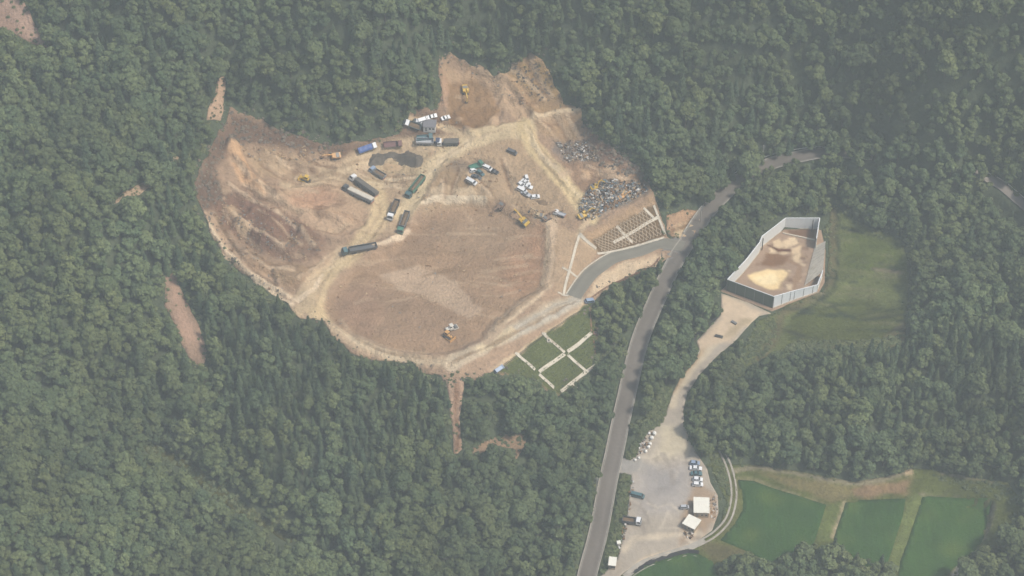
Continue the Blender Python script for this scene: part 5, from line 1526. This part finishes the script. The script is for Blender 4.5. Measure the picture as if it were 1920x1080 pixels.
# sloped white lining on the right and the low divider across the far end
q4 = [pen_pt(1529,455,2.2), pen_pt(1548,452,3.6), pen_pt(1543,509,3.6), pen_pt(1508,536,.4)]
zz = [.3, 3.6, 3.6, .3]
def lerp2(s_, t): return [(1 - s_) * ((1 - t) * np.array([*q4[0], zz[0]]) + t * np.array([*q4[3], zz[3]])) + s_ * ((1 - t) * np.array([*q4[1], zz[1]]) + t * np.array([*q4[2], zz[2]]))][0]
for k in range(12):
    a, b, c_, d = lerp2(0, k / 12 + .004), lerp2(1, k / 12 + .004), lerp2(1, (k + 1) / 12 - .004), lerp2(0, (k + 1) / 12 - .004)
    up = np.array([0, 0, .12])
    MB().add([a - up, b - up, c_ - up, d - up, a + up, b + up, c_ + up, d + up], [(3, 2, 1, 0), (4, 5, 6, 7), (0, 1, 5, 4), (1, 2, 6, 5), (2, 3, 7, 6), (3, 0, 4, 7)]).build('lining_sheet', M_LINING, pen)
MB().beam((*pen_pt(1468,437,.4), .3), (*pen_pt(1528,450,.4), .3), .5, .7).build('divider', M_CONC, pen)
for a, b in (((1525,412), 6.9), ((1431,447), 6.9)):
    p = pen_pt(*a, b); MB().cyl((*p, b / 2), .2, b, 'z', 8).build('dark_post', M_DARKST, pen)

# ------------------------------------------------------------------ concrete drains and crib work on the slopes
def drain(parent, px, w=.95, hgt=.42, mat=M_CONC, name='drain_channel', step=1.0):
    l = smooth_line(px, step)
    d = np.gradient(l, axis=0); d /= np.linalg.norm(d, axis=1)[:, None] + 1e-9
    nr = np.stack([d[:, 1], -d[:, 0]], 1)
    b = MB(); v = []
    ox, oy, oz = parent.location if parent else (0, 0, 0)
    for i in range(len(l)):
        for o_, z_ in ((-w / 2, -.4), (-w / 2, hgt), (-w * .22, hgt), (-w * .2, hgt - .12), (w * .2, hgt - .12), (w * .22, hgt), (w / 2, hgt), (w / 2, -.4)):
            p = l[i] + nr[i] * o_
            v.append((p[0] - ox, p[1] - oy, H1(l[i][0] + nr[i][0] * o_, l[i][1] + nr[i][1] * o_) + z_ - oz))
    f = [(i * 8 + j, i * 8 + 8 + j, i * 8 + 9 + j, i * 8 + j + 1) for i in range(len(l) - 1) for j in range(7)]
    f += [tuple(range(8)), tuple((len(l) - 1) * 8 + k for k in range(7, -1, -1))]
    return b.add(v, f).build(name, mat, parent)

x, y, z = at1(1040, 680)
gs = empty('drainage_grid', (x, y, z)); tag(gs, 'pale concrete drain grid on the planted slope between bowl and road', 'drains')
for l in ([(1019,627),(1059,662)], [(1064,666),(1098,696)], [(970,665),(1003,694)], [(1011,703),(1039,728)], [(1011,698),(1059,664)], [(1064,660),(1085,646),(1109,625)],
          [(1052,735),(1072,719),(1098,699),(1117,686)], [(1072,719),(1078,723),(1084,730)], [(966,663),(974,667)], [(1016,626),(1024,628)]):
    drain(gs, l, 1.15)
M_PIPE = mat_plain('rusty_pipe', tuple(alb(160, 132, 118)), .8, 0, .2, .5, .2)
for l in ([(1106,576),(1108,600),(1109,622)], [(1113,636),(1116,660),(1117,680)]):
    drain(gs, l, .45, .25, M_PIPE, 'side_pipe')
drain(gs, [(932,696),(970,667),(1020,629),(1060,601),(1103,576)], .5, .12, M_DITCH, 'top_gutter')
for (u_, v_), s_, m_ in (((1029,640), 1.5, M_CONC), ((1116,626), 1.5, M_PIPE)):
    xx, yy, zz_ = at1(u_, v_)
    mh_ = MB().box(-s_ / 2, s_ / 2, -s_ / 2, s_ / 2, -.8, .7).build('catch_basin', m_, gs); mh_.location = (xx - x, yy - y, zz_ - z)
    MB().box(-s_ / 4, s_ / 4, -s_ / 4, s_ / 4, .705, .75).build('grate', M_DARKST, mh_)

x, y, z = at1(1175, 430)
ls = empty('crib_slope', (x, y, z)); tag(ls, 'lattice crib-work slope with concrete drains above the access road', 'retaining slope')
for l in ([(1086,441),(1118,467)], [(1156,425),(1186,456)], [(1207,391),(1226,410)], [(1150,456),(1190,434),(1234,408)], [(1120,476),(1160,470),(1200,460),(1245,446)], [(1226,386),(1236,412),(1247,440)]):
    drain(ls, l, .95)
drain(ls, [(1086,441),(1079,466),(1070,500),(1061,532),(1057,553)], .95, .4)
drain(ls, [(1054,502),(1070,511),(1084,520)], .9, .4)
drain(ls, [(1046,549),(1066,555)], .8, .4)
M_CRIB = mat_plain('crib_beam', tuple(alb(184, 168, 146)), .85, 0, .2, .5, .2)
cr = np.array([at1(*p)[:2] for p in ((1112,450),(1211,391),(1245,437),(1130,474))])
def crib(s_, t): return (1 - s_) * ((1 - t) * cr[0] + t * cr[3]) + s_ * ((1 - t) * cr[1] + t * cr[2])
Ls, Lt = float(np.linalg.norm(cr[1] - cr[0])), float(np.linalg.norm(cr[3] - cr[0])) * 1.0
b = MB(); cell = 1.6
for sg in (1, -1):
    for k in range(-int(Lt / cell) - 1, int(Ls / cell) + int(Lt / cell) + 2):
        pts = []
        for j in range(int(Lt / .8) + 2):
            t = min(1, j * .8 / Lt); s_ = (k * cell + sg * t * Lt) / Ls
            if sg < 0: s_ = (k * cell - t * Lt) / Ls
            if 0 <= s_ <= 1:
                p = crib(s_, t); pts.append((p[0] - x, p[1] - y, H1(*p) + .2 - z))
        for p, q_ in zip(pts[:-1], pts[1:]): b.beam(p, q_, .26, .36)
o = b.build('crib_lattice', M_CRIB, ls); o['kind'] = 'stuff'

# ------------------------------------------------------------------ rubble, heaps, sacks
def rubble(name, label, regs, mats, lo, hi, lift=0.0, cat='rubble'):
    rng = random.Random(len(name) + len(regs)); b = MB(); fm = []
    for px, cnt in regs:
        w = wpoly(px); xs = [p[0] for p in w]; ys = [p[1] for p in w]; k = 0; tries = 0
        while k < cnt and tries < cnt * 8:
            tries += 1
            xx, yy = rng.uniform(min(xs), max(xs)), rng.uniform(min(ys), max(ys))
            if not pip(np.array([xx]), np.array([yy]), w)[0]: continue
            k += 1; s_ = rng.uniform(lo, hi) ** 1.0
            mt = Matrix.Rotation(rng.uniform(0, 6.28), 3, 'Z') @ Matrix.Rotation(rng.uniform(-.7, .7), 3, 'X') @ Matrix.Rotation(rng.uniform(-.5, .5), 3, 'Y')
            dx, dy, dz = s_ * rng.uniform(.5, 1.3), s_ * rng.uniform(.3, .8), s_ * rng.uniform(.2, .7)
            c_ = Vector((xx, yy, H1(xx, yy) + lift + dz * .35 + rng.random() ** 3 * .9))
            v = [c_ + mt @ Vector((a * dx * rng.uniform(.7, 1.1), e * dy * rng.uniform(.7, 1.1), g * dz)) for g in (-.5, .5) for a, e in ((-1, -1), (1, -1), (1, 1), (-1, 1))]
            b.add(v, [(3, 2, 1, 0), (4, 5, 6, 7), (0, 1, 5, 4), (1, 2, 6, 5), (2, 3, 7, 6), (3, 0, 4, 7)]); fm += [rng.randrange(len(mats))] * 6
    me_ = mesh_from(name, b.v, b.f, mats, fm)
    return tag(obj(name, me_), label, cat, kind='stuff')
def rm(n_, r, g, b_): return mat_plain('rubble_' + n_, tuple(alb(r, g, b_)), .9, 0, .2, 1.0, .2)
RM = [rm('grey', 150, 150, 146), rm('blue', 128, 140, 146), rm('white', 206, 204, 198), rm('brown', 150, 128, 108), rm('dark', 108, 106, 104), rm('tan', 184, 164, 136)]
DEB = [(1085,392),(1108,348),(1150,336),(1205,346),(1216,358),(1172,382),(1110,412),(1094,412)]
rubble('debris', 'grey and blue demolition debris heaped above the crib-work slope', [(DEB, 2000)], [RM[0], RM[1], RM[0], RM[2], RM[3], RM[4], RM[1], RM[4], RM[3], RM[5]], .2, .8)
rubble('rubble', 'pale broken rock scattered down the stepped slope below the bench', [([(1042,266),(1098,262),(1120,298),(1062,305)], 620)], [RM[0], RM[5], RM[0], RM[3], RM[2], RM[4]], .15, .55)
rubble('clods', 'loose clods and boulders strewn over the pit terraces', [(ROUGH_DARK, 260), ([(440,262),(520,265),(640,300),(560,310),(470,300)], 240), (BOWL, 120), ([(640,300),(900,260),(1040,400),(800,400)], 240), ([(840,210),(900,255),(800,250)], 60), ([(380,400),(420,400),(560,550),(500,545)], 120), ([(850,105),(990,160),(1000,210),(920,170)], 90), ([(990,395),(1060,395),(1050,420),(1000,420)], 90)], [RM[5], RM[3], RM[3], RM[5], RM[0]], .15, .55, cat='clods')
rubble('roadside_clutter', 'small clutter of boards and blocks along the yard edge', [([(1183,900),(1190,905),(1172,1010),(1160,1045),(1160,1020),(1176,960)], 70), ([(1196,830),(1216,812),(1226,812),(1210,845),(1196,856)], 60), ([(1275,1000),(1300,998),(1298,1010),(1278,1010)], 26), ([(1328,935),(1345,930),(1346,975),(1332,975)], 40)], [RM[2], RM[3], RM[4], RM[0]], .2, .6, .1, 'clutter')

def mound(name, label, px, hgt, mat, soft=4.0, cat='heap', rough=.35):
    w = wpoly(px); cxm, cym = np.mean([p[0] for p in w]), np.mean([p[1] for p in w]); z0 = H1(cxm, cym)
    bb = np.array(w); st = .7
    X, Y = np.meshgrid(np.arange(bb[:, 0].min() - 1, bb[:, 0].max() + 1, st), np.arange(bb[:, 1].min() - 1, bb[:, 1].max() + 1, st))
    d = sdf(X, Y, w)
    Z = H(X, Y) + hgt * sstep(d / soft) * (1 + rough * fbm(X, Y, 5, 3, 90)) + np.where(d > 0, .12, -.3)
    r_, c_ = X.shape
    f = [(j * c_ + i, j * c_ + i + 1, (j + 1) * c_ + i + 1, (j + 1) * c_ + i) for j in range(r_ - 1) for i in range(c_ - 1) if d[j:j + 2, i:i + 2].max() > -.3]
    me_ = mesh_from(name, np.stack([X.ravel() - cxm, Y.ravel() - cym, Z.ravel() - z0], 1).tolist(), f, mat)
    o = obj(name, me_); o.location = (cxm, cym, z0)
    return tag(o, label, cat)
M_DKGR = mat_plain('dark_gravel', tuple(alb(126, 124, 118)), .95, 0, .35, .6, .1)
mound('gravel_heap', 'dark grey gravel heap in the loop of the haul road', [(687,311),(692,297),(700,288),(729,284),(768,282),(790,292),(797,301),(796,309),(782,320),(757,311),(735,303),(723,302),(715,311),(690,317)], 2.3, M_DKGR)
M_TANP = mat_plain('tan_soil_heap', tuple(alb(190, 168, 140)), .95, 0, .2, .6, .1)
mound('soil_heap', 'small tan soil heap beside the gravel heap', [(716,312),(722,303),(745,308),(765,318),(745,324),(725,320)], 1.1, M_TANP, 3)
mound('soil_heap', 'pale soil heap among excavators at the upper lip', [(995,404),(1006,398),(1018,402),(1016,412),(1002,414)], 1.4, M_TANP, 2.5)
mound('soil_heap', 'low brown spoil heap below the small white flatbed', [(998,376),(1020,374),(1030,384),(1012,388)], 1.0, MATS_LOAD, 2.5)

M_SACK = mat_plain('white_sack', tuple(alb(224, 222, 214)), .8, 0, .1, .8, .2, tuple(alb(190, 180, 164)))
def sack_mesh(b):
    n_ = 10
    rings = [(.0, .38), (.12, .5), (.55, .55), (.85, .48), (1.0, .28), (1.08, .12)]
    v = [(r * math.cos(2 * math.pi * k / n_) * (1.12 if k % 2 else 1), r * math.sin(2 * math.pi * k / n_), z_) for z_, r in rings for k in range(n_)]
    b.add(v, [(i * n_ + k, i * n_ + (k + 1) % n_, (i + 1) * n_ + (k + 1) % n_, (i + 1) * n_ + k) for i in range(5) for k in range(n_)] + [tuple(5 * n_ + k for k in range(n_))])
SACKS = [((1227,813), 1.5, 'large white sack at the top end of the yard edge row'), ((1222,821), 1.4, 'large white sack, second from the top of the yard edge row'), ((1219,832), 1.1, 'white sack in the middle of the yard edge row'),
         ((1216,838), 1.2, 'white sack, third from the bottom of the yard edge row'), ((1211,846), 1.1, 'white sack, second from the bottom of the yard edge row'), ((1198,858), .9, 'small white sack nearest the yard entrance'), ((1191,862), .9, 'small white sack right at the yard entrance corner'),
         ((1217,812), .9, 'grey-white sack just left of the two largest sacks')]
for (u_, v_), s_, lb in SACKS:
    o = obj('sack', shared('sack', sack_mesh, M_SACK)); a, b_, c_ = at1(u_, v_ + 2); o.location = (a, b_, c_ + .1); o.scale = (s_,) * 3; o.rotation_euler = (0, 0, u_)
    tag(o, lb, 'sack', 'white sacks along the yard edge')

def crate(name, label, uv, size, rz, mat, lidm, cat):
    a, b_, c_ = at1(*uv); e = empty(name, (a, b_, c_ + .12), rz); tag(e, label, cat)
    sx_, sy_, sz_ = size
    MB().box(-sx_ / 2, sx_ / 2, -sy_ / 2, sy_ / 2, -.1, sz_).build('body', mat, e)
    MB().box(-sx_ / 2 - .06, sx_ / 2 + .06, -sy_ / 2 - .06, sy_ / 2 + .06, sz_ + .003, sz_ + .14, .06, .06).build('lid', lidm, e)
    for k in (-1, 1): MB().box(k * sx_ * .3 - .05, k * sx_ * .3 + .05, -sy_ / 2 - .05, -sy_ / 2 - .003, .1, sz_ - .1).build('strap', M_STEEL, e)
    return e
crate('storage_box', 'small white box on the verge above the roadside hut', (1160,1021), (1.5, 1.4, 1.3), .2, M_WALLW, M_ROOFW, 'box')
crate('water_tank', 'white tank in the scrub beside the pen path', (1306,662), (2.0, 1.2, 1.2), -.4, M_WALLW, M_ROOFW, 'tank')
crate('tool_chest', 'dark chest next to the white tank beside the pen path', (1299,655), (1.8, 1.0, .9), -.6, M_DARKST, M_STEEL, 'chest')
crate('steel_skip', 'grey steel skip on the pale path below the pen', (1348,632), (3.2, 1.1, .5), -.35, M_STEEL, M_DARKST, 'skip')
crate('steel_skip', 'dark steel skip on the path nearest the pen', (1376,606), (2.4, 1.0, .5), -.7, M_DARKST, M_STEEL, 'skip')

# ------------------------------------------------------------------ poles, guard rails and fence
M_POLE = mat_plain('pole_concrete', tuple(alb(178, 176, 168)), .8, 0, .1, .8, .2)
for uv, lb in (((1313,416), 'utility pole beside the road junction by the cut bank'), ((1429,302), 'utility pole beside the upper road bend'), ((1118,924), 'utility pole on the forest side of the lower road')):
    a, b_, c_ = at1(*uv); e = empty('utility_pole', (a, b_, c_)); tag(e, lb, 'pole')
    MB().cyl((0, 0, 4.3), .17, 9.4, 'z', 10).build('shaft', M_POLE, e)
    for zz_ in (8.0, 8.6): MB().box(-.9, .9, -.06, .06, zz_, zz_ + .12).build('crossarm', M_STEEL, e)
    MB().cyl((.25, 0, 7.2), .22, .7, 'z', 10).build('transformer', M_STEEL, e)
def rail_line(name, label, px, off, hgt, gap, mat, postm, cat, rails=(1.0,)):
    l = smooth_line(px, .5); d = np.gradient(l, axis=0); d /= np.linalg.norm(d, axis=1)[:, None]; l = l + np.stack([d[:, 1], -d[:, 0]], 1) * off
    x_, y_ = l[0]; e = empty(name, (x_, y_, H1(x_, y_))); tag(e, label, cat); o_ = e.location
    k = max(1, int(gap / .5))
    for i in range(0, len(l), k):
        p = l[i]; po = obj('post', shared(name + '_post%.1f' % hgt, lambda b: b.box(-.07, .07, -.07, .07, -.5, hgt), postm), e); po.location = (p[0] - o_.x, p[1] - o_.y, H1(*p) + .15 - o_.z)
    for r_ in rails:
        b = MB()
        idx = list(range(0, len(l), k))
        pts = [(l[i][0] - o_.x, l[i][1] - o_.y, H1(*l[i]) + .15 + hgt * r_ - .12 - o_.z) for i in idx]
        for p, q_ in zip(pts[:-1], pts[1:]): b.beam(p, q_, .08, .32)
        b.build('rail', mat, e)
M_RAIL = mat_plain('white_rail', tuple(alb(206, 206, 198)), .6, 0, .15, .6, .3)
rail_line('guard_rail', 'white guard rail along the outer side of the upper road bend', [(1372,350),(1400,330),(1440,309),(1490,296),(1548,288)], -4.0, 1.1, 2.5, M_RAIL, M_STEEL, 'guard rail')
rail_line('guard_rail', 'white guard rail beside the road just above the junction', [(1296,444),(1312,418),(1330,394)], -3.7, .85, 2.5, M_RAIL, M_STEEL, 'guard rail')
rail_line('guard_rail', 'white guard rail on the side road at the far right', [(1874,349),(1900,372),(1935,400)], -3.3, .85, 2.5, M_RAIL, M_STEEL, 'guard rail')
rail_line('site_fence', 'dark low fence along the forest side of the pen path', [(1347,580),(1349,592),(1338,604),(1312,626),(1295,650),(1284,668),(1272,690)], 0, 1.8, 2.0, M_DARKST, M_DARKST, 'fence', (1.0, .6, .25))
rail_line('site_fence', 'rusty low fence along the pale bank below the access road', [(1108,562),(1140,540),(1180,522),(1222,502),(1238,484)], 0, 1.3, 2.0, M_PIPE, M_PIPE, 'fence', (1.0, .5))

# ------------------------------------------------------------------ planted rows on the grid slope
tb = MB(); rg_ = random.Random(3)
wg = wpoly([(934,698),(1106,574),(1120,625),(1117,690),(1052,738),(1000,712)])
a0 = np.array(at1(1000, 690)[:2]); a1 = np.array(at1(1090, 620)[:2]); dr = (a1 - a0) / np.linalg.norm(a1 - a0); nr_ = np.array([-dr[1], dr[0]])
gxx, gyy = [], []
for i in range(-40, 70):
    for j in range(-30, 30):
        p = a0 + dr * (i * .85 + rg_.uniform(-.25, .25)) + nr_ * (j * 1.3 + rg_.uniform(-.15, .15))
        gxx.append(p[0]); gyy.append(p[1])
gxx, gyy = np.array(gxx), np.array(gyy); kk = pip(gxx, gyy, wg) & (RNG.uniform(0, 1, len(gxx)) < .86); gxx, gyy = gxx[kk], gyy[kk]
def tuft(seed):
    rng = np.random.default_rng(seed); d = rng.normal(0, 1, (9, 3)); d /= np.linalg.norm(d, axis=1)[:, None]; d[:, 2] = np.abs(d[:, 2])
    return leaf_quads(d * .3, d + (0, 0, .3), .42, rng)
TUFT = [mesh_from('tuft', *tuft(k), M_LEAFS) for k in range(3)]
scatter('planted_rows', gxx, gyy, H(gxx, gyy) + .1, RNG.integers(0, 3, len(gxx)), RNG.uniform(.6, 1.3, len(gxx)), RNG.uniform(0, 6.28, len(gxx)), TUFT, 'rows of small green plants set between the slope drains', 'plants')
